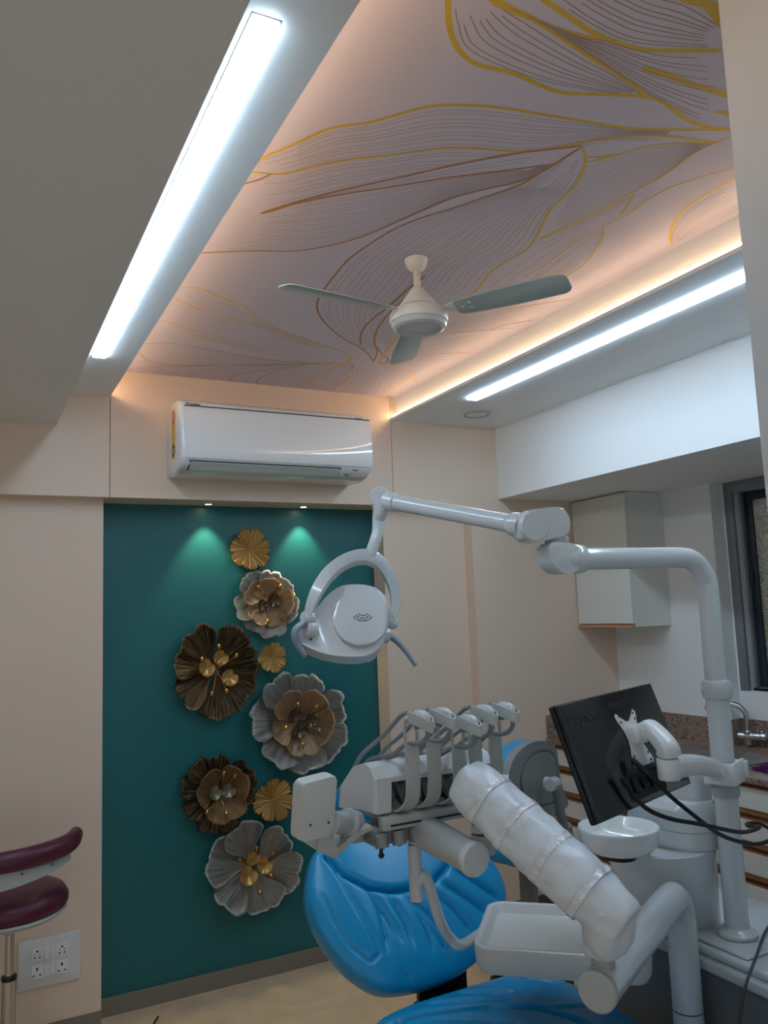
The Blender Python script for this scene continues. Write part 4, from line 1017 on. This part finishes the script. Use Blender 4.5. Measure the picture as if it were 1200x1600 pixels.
for f in (.13, .42, .70, .93):
    bm = NB(); loft(bm, wrapped([S1.lerp(S2, f-.022), S1.lerp(S2, f), S1.lerp(S2, f+.022)], [.0562,.0556,.0562] if f < .3 else [.0552,.0546,.0552], .085, 6, 48), caps=False); obj('tape_band', bm, TAPE, foam, angle=2)

# ------------------------------------------------------------------ delivery unit (instrument console)
t = thing('delivery_unit', 'white dental instrument console with five upright hose arms, hung on the foam-wrapped arm', 'instrument console', (.95, 1.7, 1.08))
x0, x1 = .79, 1.10
DW = mat('console white', (208,212,212), .28, coat=.2)
prof = [(1.612,1.080),(1.604,1.155),(1.622,1.178),(1.650,1.184),(1.72,1.166),(1.793,1.112),(1.808,1.058),(1.76,1.062),(1.70,1.074)]
bm = NB()
rings = []
pc_ = V((1.70,1.12))
for x, s in ((x0-.0,.94),(x0+.006,1.),(x0+.04,1.)): rings.append([V((x, pc_.x+(y-pc_.x)*s, pc_.y+(z-pc_.y)*s)) for y, z in prof])
loft(bm, rings)                                              # left cheek
loft(bm, [[V((x, pc_.x+(y-pc_.x)*s, pc_.y+(z-pc_.y)*s)) for y, z in prof] for x, s in ((x1-.03,1.),(x1-.006,1.),(x1,.92))])
# top cover and rear, leaving the hose slot open in front
cov = [(1.604,1.145),(1.604,1.155),(1.622,1.178),(1.650,1.184),(1.72,1.166),(1.793,1.112),(1.808,1.058),(1.76,1.062),(1.756,1.112),(1.72,1.140),(1.66,1.150)]
loft(bm, [[V((x, y, z)) for y, z in cov] for x in (x0+.039, x1-.029)])
obj('housing', bm, DW, t, angle=.5)
bm = NB(); add_box(bm, (x0+.035, 1.60, 1.052), (x1-.002, 1.76, 1.0755), bev=.003); add_box(bm, (x0+.012, 1.598, 1.046), (x1-.0, 1.625, 1.0745), bev=.003); obj('rail', bm, PLASTIC2, t)
bm = NB(); add_box(bm, (x0+.03, 1.5965, 1.054), (x1-.02, 1.5985, 1.058)); obj('rail_slot', bm, BLACK, t, smooth=False)
# coiled hoses seen in the slot
bm = NB()
for i in range(9):
    xx = x0+.052+i*.024
    tube(bm, [(xx, 1.70, 1.138), (xx+.004, 1.668, 1.130), (xx+.010, 1.655, 1.108), (xx+.018, 1.662, 1.088), (xx+.022, 1.69, 1.080)], .0045, 8, 4)
obj('hose_bundle', bm, GREYP, t)
# under-tray with holder cups
bm = NB()
lob = ((0.65,1.6,1.047),(0.651,1.6,1.03),(0.687,1.6,1.01),(0.703,1.6,1.014),(0.723,1.6,1.035),(0.747,1.6,1.049),(0.779,1.6,1.054),(0.78,1.6,1.086),(0.745,1.6,1.086),(0.701,1.6,1.074))
bk = V((.0,.11,.03))
bl = ((0.686,1.6,1.069),(0.653,1.6,1.054),(0.651,1.6,1.032),(0.686,1.6,1.011),(0.7,1.6,1.013),(0.721,1.6,1.034),(0.747,1.6,1.048),(0.782,1.6,1.053),(0.775,1.6,1.063),(0.744,1.6,1.057),(0.716,1.6,1.044),(0.695,1.6,1.027))
slab(bm, bl, (0,.10,.0), bev=.002)
add_box(bm, (x0-.03, 1.665, 1.012), (x0+.16, 1.70, 1.05), bev=.004)
obj('side_bracket', bm, PLASTIC2, t)
bm = NB(); add_box(bm, (x0-.005, 1.615, 1.014), (x0+.155, 1.665, 1.050), bev=.004)
for i in range(4): tube(bm, [(x0+.012+i*.042, 1.612, 1.040), (x0+.012+i*.042, 1.606, 1.012)], .015, 16, 1)
ut = obj('cup_rail', bm, GREYP, t)
bm = NB()
for i in range(4): lathe(bm, [(.005,-.001),(.005,.0015),(.001,.0018)], (x0+.012+i*.042, 1.604, 1.0115), (0,-.5,-1), seg=12)
tube(bm, [(x0+.012, 1.612, 1.012), (x0+.012, 1.612, .997)], .004, 10, 1); lathe(bm, [(.006,0),(.007,.003),(.004,.008)], (x0+.012, 1.612, .998), (0,0,-1), seg=12)
obj('fitting', bm, BLACK, ut)
# control panel, seen from behind, on the left
pn = [V(p) for p in ((0.603,1.55,1.178),(0.68,1.554,1.185),(0.684,1.593,1.058),(0.607,1.587,1.059))]
bm = NB(); slab(bm, rounded(pn, .010), V((-.012,.020,.008)), bev=.0035, seg=3); cp = obj('control_panel', bm, DW, t, angle=.5)
bm = NB()
for p in ((0.619,1.555,1.097),(0.663,1.567,1.093)): lathe(bm, [(.0025,-.001),(.0025,.0012),(.001,.0014)], V(p), (-.3,-1,0), seg=10)
obj('screw_hole', bm, BLACK, cp, smooth=False)
bm = NB(); tube(bm, [V((0.68,1.591,1.086)), V((0.72,1.617,1.073)), V((0.759,1.643,1.065))], .023, 24, 3); lathe(bm, [(.024,0),(.029,.002),(.030,.006),(.026,.010)], V((0.724,1.615,1.073)), V((0.759,1.643,1.065))-V((0.72,1.617,1.073)), seg=28); obj('panel_joint', bm, PLASTIC2, t)
# bracket tube below
bm = NB()
b0, b1 = V((0.909,1.695,1.033)), V((0.923,1.435,1.011))
bdv = (b1-b0).normalized()
tube(bm, [b0-bdv*.03, b0+bdv*.05, b1-bdv*.006], [.045,.040,.0345], 28, 1, flat=(1,.92))
br_ = obj('bracket_tube', bm, PLASTIC2, t)
bm = NB(); lathe(bm, [(.0335,-.008),(.0355,-.006),(.0355,.004),(.032,.008),(.001,.009)], b1, bdv, seg=36); obj('tube_cap', bm, PLASTIC, br_)
bm = NB(); lathe(bm, [(.022,-.001),(.0235,-.003),(.024,-.030),(.026,-.038)], HP, (0,0,1), seg=32); obj('stem_socket', bm, PLASTIC2, t)
# five hose arms
ARM = mat('hose arm plastic', (178,182,178), .4)
WRAP = mat('clear wrap', (214,220,224), .12, coat=1., bump=('n', 90, 1.))
def whip(x, zt, dy):
    ys = 1.55+dy
    path = [(x, 1.685, 1.118), (x, 1.668, 1.094), (x, 1.63, 1.0815), (x, 1.595, 1.086), (x, ys+.010, 1.112), (x, ys, 1.15), (x, ys, 1.20), (x, ys+.001, zt-.062)]
    bm = NB(); sweep(bm, path, [(-.0165,-.0022),(.0165,-.0022),(.0165,.0022),(-.0165,.0022)], 6, up=(0,1,0))
    # oval opening: two slim sides and the head ring
    for s in (-1, 1):
        sweep(bm, [(x+s*.0130, ys+.001, zt-.064), (x+s*.0145, ys+.001, zt-.045), (x+s*.0145, ys+.002, zt-.025), (x+s*.013, ys-.001, zt-.006)], [(-.0028,-.0022),(.0028,-.0022),(.0028,.0022),(-.0028,.0022)], 6, up=(0,1,0))
    tube(bm, [(x-.012, ys, zt-.012), (x-.0, ys+.004, zt-.002), (x+.012, ys, zt-.012)], .006, 10, 5)
    cy = ys-.042
    rings = []
    L_, Wd = .049, .0155
    def ov(sc, z, tilt=.0):
        return [V((x+Wd*sc*math.cos(2*PI*k/28), cy+(L_-Wd*(1-sc))*math.sin(2*PI*k/28), z+tilt*math.sin(2*PI*k/28)+.004*math.cos(4*PI*k/28))) for k in range(28)]
    loft(bm, [ov(.80, zt-.020, .004), ov(.94, zt-.020, .004), ov(1.02, zt-.008, .004), ov(1.0, zt+.004, .005), ov(.82, zt+.005, .005), ov(.72, zt-.008, .004)])
    a = obj('hose_arm', bm, ARM, t, angle=.7)
    bm = NB()
    rings = [[V((x+.0108*c_*math.cos(2*PI*k/20), cy-.004+.036*c_*math.sin(2*PI*k/20), zt-.006+h)) for k in range(20)] for c_, h in ((1.,0),(.98,.010),(.85,.016),(.5,.020),(.05,.021))]
    loft(bm, rings); obj('plastic_wrap', bm, WRAP, a, angle=1.5)
    bm = NB()
    tube(bm, [(x+.002, cy-.020, zt-.014), (x+.003, cy-.024, zt-.035), (x+.001, cy+.004, zt-.055), (x-.002, ys+.022, zt-.064), (x-.010, 1.62, zt-.09), (x-.022, 1.70, 1.18), (x-.03, 1.74, 1.155)], [.0052]*7, 10, 6)
    tube(bm, [(x-.004, ys+.006, zt+.004), (x-.008, ys+.03, zt-.004), (x-.020, 1.64, zt-.05), (x-.040, 1.71, zt-.098), (x-.048, 1.75, 1.15)], [.005]*5, 10, 6)
    obj('hose', bm, MIDGREY, a)
    bm = NB(); lathe(bm, [(.007,0),(.008,-.006),(.006,-.010)], (x, cy+.014, zt-.016), (0,0,1), seg=14); obj('hose_nozzle', bm, GREYP, a)
for x, zt, dy in ((.853,1.290,0.),(.906,1.291,0.),(.962,1.273,-.012),(1.013,1.288,0.),(1.068,1.289,0.)): whip(x, zt, dy)

# ------------------------------------------------------------------ instrument tray
TC = V((1.269,1.586,0.7))
tray_c = V((1.338, 1.692, 0))
tx = V((.742,-.670,0)).normalized(); ty = V((-tx.y, tx.x, 0))
TMx = frame_M((tray_c.x, tray_c.y, 0), tx, ty)
t = thing('instrument_tray', 'empty white rectangular instrument tray on a bent tube, above the blue seat', 'tray', (tray_c.x, tray_c.y, .655))
bm = NB()
TWd, TDp = .410, .320
def tr(i, z, r): return [TMx @ V((x, y, z)) for x, y in rrect(TWd-2*i, TDp-2*i, r, 6)]
loft(bm, [tr(.022,.652,.03), tr(.012,.655,.036), tr(.003,.672,.042), tr(0,.712,.045), tr(.001,.716,.045), tr(.004,.7175,.043), tr(.014,.7175,.036), tr(.017,.715,.034), tr(.026,.696,.028), tr(.030,.694,.026), tr(.036,.6935,.022)])
obj('tray_top', bm, mat('tray grey white', (206,208,204), .25, coat=.2), t, angle=.7)
bm = NB(); 
loft(bm, [tr(.040,.6936,.012), tr(.042,.6942,.012)], caps=False)
p0 = b0.lerp(b1, .13)
te = TMx @ V((-TWd/2+.004, .055, .680))
bm.free(); bm = NB()
zz = p0.z-.0405-.02
tube(bm, [V((p0.x, p0.y, zz+.02)), V((p0.x, p0.y, zz-.045)), V((p0.x, p0.y, zz-.10))], .0155, 20, 1)
tube(bm, [V((p0.x+.004, p0.y-.004, zz-.062)), V((0.925,1.644,0.924)), V((0.955,1.661,0.86)), V((0.979,1.678,0.806)), V((1.027,1.718,0.748)), V((1.069,1.734,0.718)), te], .0125, 18, 6)
obj('support_tube', bm, PLASTIC, t)

# ------------------------------------------------------------------ blue stool behind
o_ = V((1.938,2.548,0.843))
t = thing('blue_stool', 'blue operator stool with grey-backed backrest, behind the foam-wrapped arm', 'stool', (1.937,2.64,0.0))
nv_ = (0.52,-0.85,-0.05)
ol = ((2.03,2.596,0.985),(2.086,2.631,0.968),(2.123,2.655,0.943),(2.144,2.672,0.878),(2.171,2.694,0.781),(2.234,2.737,0.704),(2.219,2.729,0.685),(2.106,2.66,0.689),(1.977,2.58,0.707),(1.915,2.54,0.731),(1.803,2.469,0.786),(1.704,2.404,0.853),(1.686,2.391,0.894),(1.708,2.402,0.94),(1.745,2.422,0.978),(1.825,2.469,0.999),(1.919,2.527,1.003))
nq = V(nv_).normalized()
ol = smooth_closed(ol, 4)
bm = NB(); slab(bm, ol, -nq*.030, bev=.008, seg=3); bsh = obj('backrest_shell', bm, GREYP, t, angle=.9)
cen_ = sum(ol, V())/len(ol)
bm = NB(); slab(bm, [cen_+(p-cen_)*1.0-nq*.030 for p in ol], -nq*.045, bev=.016, seg=4); obj('backrest_cushion', bm, BLUE, t, angle=1)
il = ((2.016,2.589,0.953),(2.077,2.628,0.932),(2.113,2.652,0.895),(2.128,2.665,0.824),(2.143,2.678,0.757),(2.09,2.647,0.74),(1.945,2.557,0.76),(1.873,2.512,0.784),(1.816,2.474,0.83),(1.792,2.456,0.879),(1.804,2.462,0.919),(1.854,2.491,0.95),(1.934,2.538,0.964))
il = smooth_closed(il, 5)
bm = NB(); tube(bm, [p+nq*.0005 for p in il]+[il[0]+nq*.0005], .0028, 8, 1); obj('shell_groove', bm, mat('groove grey', (84,88,88), .6), bsh)
ic = sum(il, V())/len(il)
bm = NB(); slab(bm, [ic+(p-ic)*.95 for p in il], nq*.004, bev=.002); obj('shell_panel', bm, GREYP, bsh)
kb_ = V((1.957,2.48,0.849))
bm = NB(); tube(bm, [kb_-nq*.03+V((0,0,0)), kb_], .026, 20, 1); tube(bm, [kb_+V((-.028,-.016,.004)), kb_+V((.018,.010,.0))], [.022,.026], 18, 1); obj('backrest_knob', bm, PLASTIC2, t)
seat_c = V((1.937,2.64,0.62))
bm = NB(); tube(bm, [kb_+V((.01,0,0)), V((2.005,2.505,0.736)), V((2.033,2.524,0.659))], .021, 14, 1, flat=(1.1,.7)); tube(bm, [V((2.028,2.523,0.683)), V((2.046,2.533,0.627)), V((2.048,2.54,0.571)), seat_c+V((.04,-.03,-.07))], [.030,.031,.026,.018], 14, 5); obj('backrest_arm', bm, GREYP, t)
bm = NB(); lathe(bm, [(.002,.03),(.13,.027),(.185,.010),(.198,-.014),(.190,-.040),(.15,-.052),(.002,-.052)], seat_c, seg=48); obj('seat', bm, BLUE, t, angle=1.2)
bm = NB(); lathe(bm, [(.002,-.052),(.12,-.053),(.10,-.075),(.034,-.085),(.034,-.26)], seat_c, seg=32); obj('seat_pan', bm, GREYP, t)
bm = NB(); lathe(bm, [(.0355,-.255),(.0355,-.50),(.05,-.52),(.05,-.55),(.02,-.56)], seat_c, seg=28); obj('post', bm, GREYP, t)
for k in range(5):
    a = math.radians(20+72*k); d = V((math.cos(a), math.sin(a), 0)); c = V((seat_c.x, seat_c.y, 0))
    bm = NB(); tube(bm, [c+d*.02+V((0,0,.088)), c+d*.12+V((0,0,.08)), c+d*.23+V((0,0,.064))], [.02,.016,.012], 12, 4, flat=(1.2,.8)); lg = obj('base_leg', bm, GREYP, t)
    bm = NB(); w = d.cross(V((0,0,1)))
    for s in (-1, 1): lathe(bm, [(.004,0),(.022,0),(.025,.004),(.023,.014),(.004,.015)], c+d*.235+V((0,0,.0255))+w*(s*.004), w*s, seg=20)
    obj('caster', bm, BLACK, lg)

# ------------------------------------------------------------------ metal flowers on the teal panel
def metal(name, dark, light, rough, lo=.35, hi=.65, scale=9., bump=.25):
    m = bpy.data.materials.new(name); m.use_nodes = True
    nt = m.node_tree; b = nt.nodes['Principled BSDF']; L = nt.links
    uv = nt.nodes.new('ShaderNodeUVMap'); uv.uv_map = 'petal'
    mp = nt.nodes.new('ShaderNodeMapping'); mp.inputs['Scale'].default_value = (scale*2.2, .9, 1)
    L.new(uv.outputs['UV'], mp.inputs['Vector'])
    n = nt.nodes.new('ShaderNodeTexNoise'); n.inputs['Scale'].default_value = 2.2; n.inputs['Detail'].default_value = 7; n.inputs['Roughness'].default_value = .7
    L.new(mp.outputs['Vector'], n.inputs['Vector'])
    r = nt.nodes.new('ShaderNodeValToRGB')
    r.color_ramp.elements[0].position = lo; r.color_ramp.elements[0].color = (*lin(dark), 1)
    r.color_ramp.elements[1].position = hi; r.color_ramp.elements[1].color = (*lin(light), 1)
    L.new(n.outputs['Fac'], r.inputs['Fac']); L.new(r.outputs['Color'], b.inputs['Base Color'])
    b.inputs['Metallic'].default_value = .6; b.inputs['Roughness'].default_value = rough
    bp = nt.nodes.new('ShaderNodeBump'); bp.inputs['Strength'].default_value = bump; bp.inputs['Distance'].default_value = .004
    L.new(n.outputs['Fac'], bp.inputs['Height']); L.new(bp.outputs['Normal'], b.inputs['Normal'])
    return m
M_SIL = metal('antique silver petal', (146,142,134), (216,212,204), .38)
M_BRZ = metal('brushed bronze petal', (164,134,102), (198,168,132), .45, scale=4, bump=.08)
M_DRK = metal('dark bronze petal', (52,41,32), (176,142,96), .4, .44, .70)
M_BRN = metal('brown bronze petal', (136,104,68), (174,136,94), .45, scale=4, bump=.08)
M_GLD = metal('gold leaf petal', (186,140,66), (246,210,136), .36, .3, .65, scale=14, bump=.6)
M_GCUP = metal('gold cup', (210,162,90), (246,208,136), .26, scale=1.2, bump=.0)
M_DCUP = metal('dark cup', (84,70,54), (150,126,94), .2, scale=1.2, bump=.0)
M_SCUP = metal('silver cup', (150,142,124), (190,182,162), .3, scale=1.2, bump=.0)
M_ROD = mat('black iron rod', (24,20,18), .5, metal=.6)
def petal(bm, c, a0, R, half, z0, cup, tilt, ridge, nr, scal, seed, r0=.08, na=34, nv=12, uvl=None):
    """one thin metal petal; (local x right, z up, y towards the room = -Y)"""
    G = []
    for i in range(na+1):
        u = i/na*2-1
        row = []
        edge = 1-.20*abs(u)**4 + scal*(.5*math.sin(u*7+seed)+.5*noise(V((u*5, seed, 2))))*.5 + (-.05*math.exp(-((u-.08)/.09)**2))
        for j in range(nv+1):
            v = r0+(1-r0)*j/nv
            r = R*v*(1+(edge-1)*v**2)
            a = a0 + u*half*(1-.28*v*v*0)
            # crowns out: narrow at root, wide at the rim
            a = a0 + u*half*(.50+.50*min(1, v*1.5))
            h = z0 + cup*R*v**1.7 + tilt*u*R*.5*v + ridge*R*math.sin(u*nr)*v + .03*R*noise(V((u*2, v*3, seed)))
            row.append((bm.verts.new((c.x+r*math.cos(a), c.y-h, c.z+r*math.sin(a))), (u*.5+seed*1.7, v)))
        G.append(row)
    fs = []
    for i in range(na):
        for j in range(nv):
            q = (G[i][j], G[i+1][j], G[i+1][j+1], G[i][j+1])
            f = bm.faces.new([w[0] for w in q]); fs.append(f)
            for lp, w in zip(f.loops, q): lp[uvl].uv = w[1]
    return fs
def layer(name, parent, c, R, n, m, z0, cup, phase, ridge=.003, nr=26, scal=.10, tilt=.24, over=1.2, seed=0, r0=.08, th=.0012):
    bm = NB(); uvl = bm.loops.layers.uv.new('petal')
    fs = []
    for k in range(n):
        a0 = phase + 2*PI*k/n + .10*math.sin(seed+k*2.1)
        fs += petal(bm, c, a0, R*(1+.06*math.sin(seed*3+k*1.9)), PI/n*over, z0, cup*(1+.25*math.sin(k*2.7+seed)), tilt, ridge, nr, scal, seed+k*3.3, r0, uvl=uvl)
    bmesh.ops.solidify(bm, geom=fs, thickness=th)
    return obj(name, bm, m, parent, angle=1.2, fixn=False)
def cup_(name, parent, p, R, m, nrm, notch=True):
    bm = NB(); uvl = bm.loops.layers.uv.new('petal')
    ax = V(nrm).normalized(); u = ax.orthogonal().normalized(); w = ax.cross(u)
    N_, K_ = 28, 7; G = []; R = R*.9
    for i in range(N_+1):
        a = 2*PI*i/N_
        rr = R*(1-.35*math.exp(-((a-PI)/.35)**2)) if notch else R
        G.append([bm.verts.new(V(p)+(u*math.cos(a)+w*math.sin(a))*rr*j/K_+ax*(.34*R*(j/K_)**1.5)) if j else None for j in range(K_+1)])
    c0_ = bm.verts.new(V(p)); fs = []
    for i in range(N_):
        for j in range(K_):
            vs = [G[i][j] or c0_, G[i][j+1], G[i+1][j+1]] + ([G[i+1][j]] if j else [])
            f = bm.faces.new(vs); fs.append(f)
            for lp in f.loops: lp[uvl].uv = (i/N_, j/K_)
    bmesh.ops.solidify(bm, geom=fs, thickness=.001)
    return obj(name, bm, m, parent, angle=1.2, fixn=False)
def bead(parent, c, d, L, hgt, m=None):
    bm = NB(); tip = V((c.x+d[0]*L, c.y-hgt, c.z+d[1]*L)); base = V((c.x, c.y-.012, c.z))
    tube(bm, [base, base.lerp(tip, .5)+V((0,-.008,0)), tip], .0012, 6, 4)
    ax = (tip-base).normalized(); q = V((0,0,1)) if True else ax
    lathe(bm, [(.001,-.012),(.0062,-.009),(.0092,0),(.0062,.009),(.001,.012)], tip, V((d[0]*.5, -.3, .9 if d[1] > 0 else -.9)), seg=14)
    obj('stamen', bm, GOLDB, parent)
def rod(parent, a, b):
    bm = NB(); tube(bm, [a, V(a).lerp(V(b), .5)+V((0,.004,0)), b], .005, 8, 3); lathe(bm, [(.002,0),(.012,0),(.012,.004),(.002,.005)], V(b), (0,-1,0), seg=12); obj('wall_bracket', bm, M_ROD, parent)
GRP = 'metal flowers on the teal wall'
WALLY = 3.479
def flower(label, x, z, y=3.452):
    t = thing('metal_flower', label, 'wall flower', (x, WALLY, z), GRP); return t, V((x, y, z))
# gold rosettes: one crinkled sheet with a lobed rim
def rosette(parent, c, R, ph, seed):
    bm = NB(); uvl = bm.loops.layers.uv.new('petal')
    NA, NR = 264, 12; G = []; lob = 7
    for i in range(NA):
        a = 2*PI*i/NA
        la = (a*lob/(2*PI)+ph) % 1.
        notch = math.exp(-((min(la, 1-la))/.05)**2)
        rim = 1-.10*(2*la-1)**4-.16*notch+.05*math.sin(a*3+seed)+.025*math.sin(a*29+seed)
        k = (math.sin(a*31+seed)+.8*math.sin(a*47+2*seed)+.7*math.sin(a*19+seed*3))/2.5
        row = []
        for j in range(1, NR+1):
            v = j/NR; r = R*v*rim
            h = .16*R*v**1.5+.085*R*k*v**.7-.05*R*notch*v+.05*R*noise(V((math.cos(a)*2, math.sin(a)*2, seed+v)))
            row.append(bm.verts.new((c.x+r*math.cos(a+.03*math.sin(v*5+seed)), c.y-h, c.z+r*math.sin(a+.03*math.sin(v*5+seed)))))
        G.append(row)
    o = bm.verts.new(c); fs = []
    for i in range(NA):
        n = (i+1) % NA
        fs.append(bm.faces.new((o, G[i][0], G[n][0])))
        for j in range(NR-1): fs.append(bm.faces.new((G[i][j], G[i][j+1], G[n][j+1], G[n][j])))
    for f in fs:
        for lp in f.loops: lp[uvl].uv = (.3, .5)
    bmesh.ops.solidify(bm, geom=fs, thickness=.001)
    return obj('petals', bm, M_ROS, parent, angle=2, fixn=False)
M_ROS = mat('crinkled gold leaf', (238,196,122), .32, metal=.6)
for (x, z, R, ph, lab, yy) in ((1.119,1.807,.093,.3,'small crinkled gold metal flower at the very top of the teal panel',3.455), (1.207,1.328,.066,1.0,'smallest gold metal flower, between the dark one and the large silver one',3.440), (1.202,.720,.090,.7,'small crinkled gold metal flower low down, beside the brown flower',3.452)):
    t, c = flower(lab, x, z, yy)
    rosette(t, c, R, ph, x*9)
    rod(t, c+V((0,.004,0)), c+V((0,WALLY-c.y-.006,0)))
# 2: grey outer, bronze inner
t, c = flower('silver and bronze metal flower just below the top gold one, half behind the lamp head', 1.190, 1.568)
layer('outer_petals', t, c, .150, 7, M_SIL, 0, .10, .5, seed=1.3)
layer('inner_petals', t, c+V((0,-.016,0)), .112, 5, M_BRZ, 0, .22, 1.35, seed=2.1, ridge=.002, scal=.06, over=1.08)
cup_('cup', t, c+V((-.030,-.035,-.010)), .029, M_DCUP, (.1,-1,.1)); cup_('cup', t, c+V((.028,-.035,.012)), .036, M_DCUP, (-.1,-1,-.1))
for d, L in (((-.6,.8),.085),((.55,.83),.085),((.62,-.78),.085),((-.15,-1),.08)): bead(t, c, d, L, .055)
rod(t, c+V((0,.004,0)), c+V((0,WALLY-c.y-.006,0)))
# 3: large dark
t, c = flower('large dark bronze metal flower with three gold cups, at the left of the cluster', .958, 1.292, 3.450)
layer('outer_petals', t, c, .196, 7, M_DRK, 0, .14, .2, seed=3.7, ridge=.005, scal=.12)
for dx, dz, r, n in ((-.052,.012,.043,(.2,-1,.15)),(.012,.052,.037,(-.1,-1,-.1)),(.050,-.036,.040,(-.15,-1,.15))): cup_('cup', t, c+V((dx,-.038,dz)), r, M_GCUP, n)
for d, L in (((-.02,1),.098),((.78,.62),.092),((-.83,.55),.09),((.30,-.95),.092),((-.35,-.94),.10),((.05,.5),.05)): bead(t, c, d, L, .062)
rod(t, c+V((0,.004,0)), c+V((0,WALLY-c.y-.006,0)))
# 5: largest silver
t, c = flower('largest silver metal flower with bronze centre and dark cups, mid right of the cluster', 1.330, 1.040, 3.450)
layer('outer_petals', t, c, .226, 7, M_SIL, 0, .11, .35, seed=5.2, scal=.10)
layer('inner_petals', t, c+V((0,-.020,0)), .148, 5, M_BRZ, 0, .22, .9, seed=6.4, ridge=.002, scal=.07, over=1.10)
for dx, dz, r, n in ((-.032,.036,.036,(.1,-1,-.1)),(.046,.006,.036,(-.2,-1,0)),(-.018,-.040,.034,(.05,-1,.2))): cup_('cup', t, c+V((dx,-.042,dz)), r, M_DCUP, n)
for d, L in (((-.30,.95),.085),((.70,.75),.085),((.80,-.45),.09),((-.1,-1),.09),((-1,-.15),.085)): bead(t, c, d, L, .066)
rod(t, c+V((0,.004,0)), c+V((0,WALLY-c.y-.006,0)))
# 6: dark with brown inner
t, c = flower('dark frilled metal flower with brown inner petals and silver cups, at the lower left', .962, .784, 3.452)
layer('outer_petals', t, c, .162, 9, M_DRK, 0, .06, .1, seed=8.8, ridge=.008, scal=.15, nr=18)
layer('inner_petals', t, c+V((.008,-.018,.0)), .118, 3, M_BRN, 0, .26, .62, seed=9.3, ridge=.0, scal=.10, over=1.04)
cup_('cup', t, c+V((-.026,-.040,.008)), .034, M_SCUP, (.3,-1,.1)); cup_('cup', t, c+V((.036,-.040,.010)), .034, M_SCUP, (-.3,-1,.1))
for d, L in (((.1,1),.085),((.62,.78),.088),((-.68,-.62),.095),((.18,-.9),.085)): bead(t, c, d, L, .062)
rod(t, c+V((0,.004,0)), c+V((0,WALLY-c.y-.006,0)))
# 8: lowest silver
t, c = flower('silver metal flower with three gold cups, lowest of the cluster', 1.106, .462, 3.448)
layer('outer_petals', t, c, .200, 6, M_SIL, 0, .14, .75, seed=11.9, scal=.09)
for dx, dz, r, n in ((-.010,.048,.036,(0,-1,-.25)),(.042,.006,.038,(-.2,-1,.2)),(-.034,-.022,.046,(.1,-1,.25))): cup_('cup', t, c+V((dx,-.036,dz)), r, M_GCUP, n)
for d, L in (((-.0,1),.088),((.78,.62),.09),((-.80,.55),.09),((.75,-.4),.08),((.1,-1),.09)): bead(t, c, d, L, .06)
rod(t, c+V((0,.004,0)), c+V((0,WALLY-c.y-.006,0)))

# ------------------------------------------------------------------ world, camera, colour
w = bpy.data.worlds.new('World'); SC.world = w; w.use_nodes = True
bg = w.node_tree.nodes['Background']; bg.inputs['Color'].default_value = (.84, .93, 1., 1); bg.inputs['Strength'].default_value = .5
cam = bpy.data.cameras.new('Camera'); co = bpy.data.objects.new('Camera', cam); COL.objects.link(co)
r_, u_, f_ = V((0.888308, -0.457682, -0.037893)), V((-0.022452, -0.125692, 0.991815)), V((0.458699, 0.880187, 0.121929))
M = Matrix((r_, u_, -f_)).transposed().to_4x4(); M.translation = V((0, 0, 1.513))
co.matrix_world = M
cam.sensor_fit = 'VERTICAL'; cam.sensor_height = 36.; cam.sensor_width = 27.; cam.lens = 1260/1600*36
cam.clip_start = .02
SC.camera = co
vs = SC.view_settings; vs.view_transform = 'Standard'; vs.look = 'None'; vs.gamma = 1.; vs.use_curve_mapping = False; vs.exposure = .13
SC.cycles.use_denoising = True
SC.cycles.max_bounces = 10; SC.cycles.diffuse_bounces = 6
SC.cycles.sample_clamp_indirect = 6.
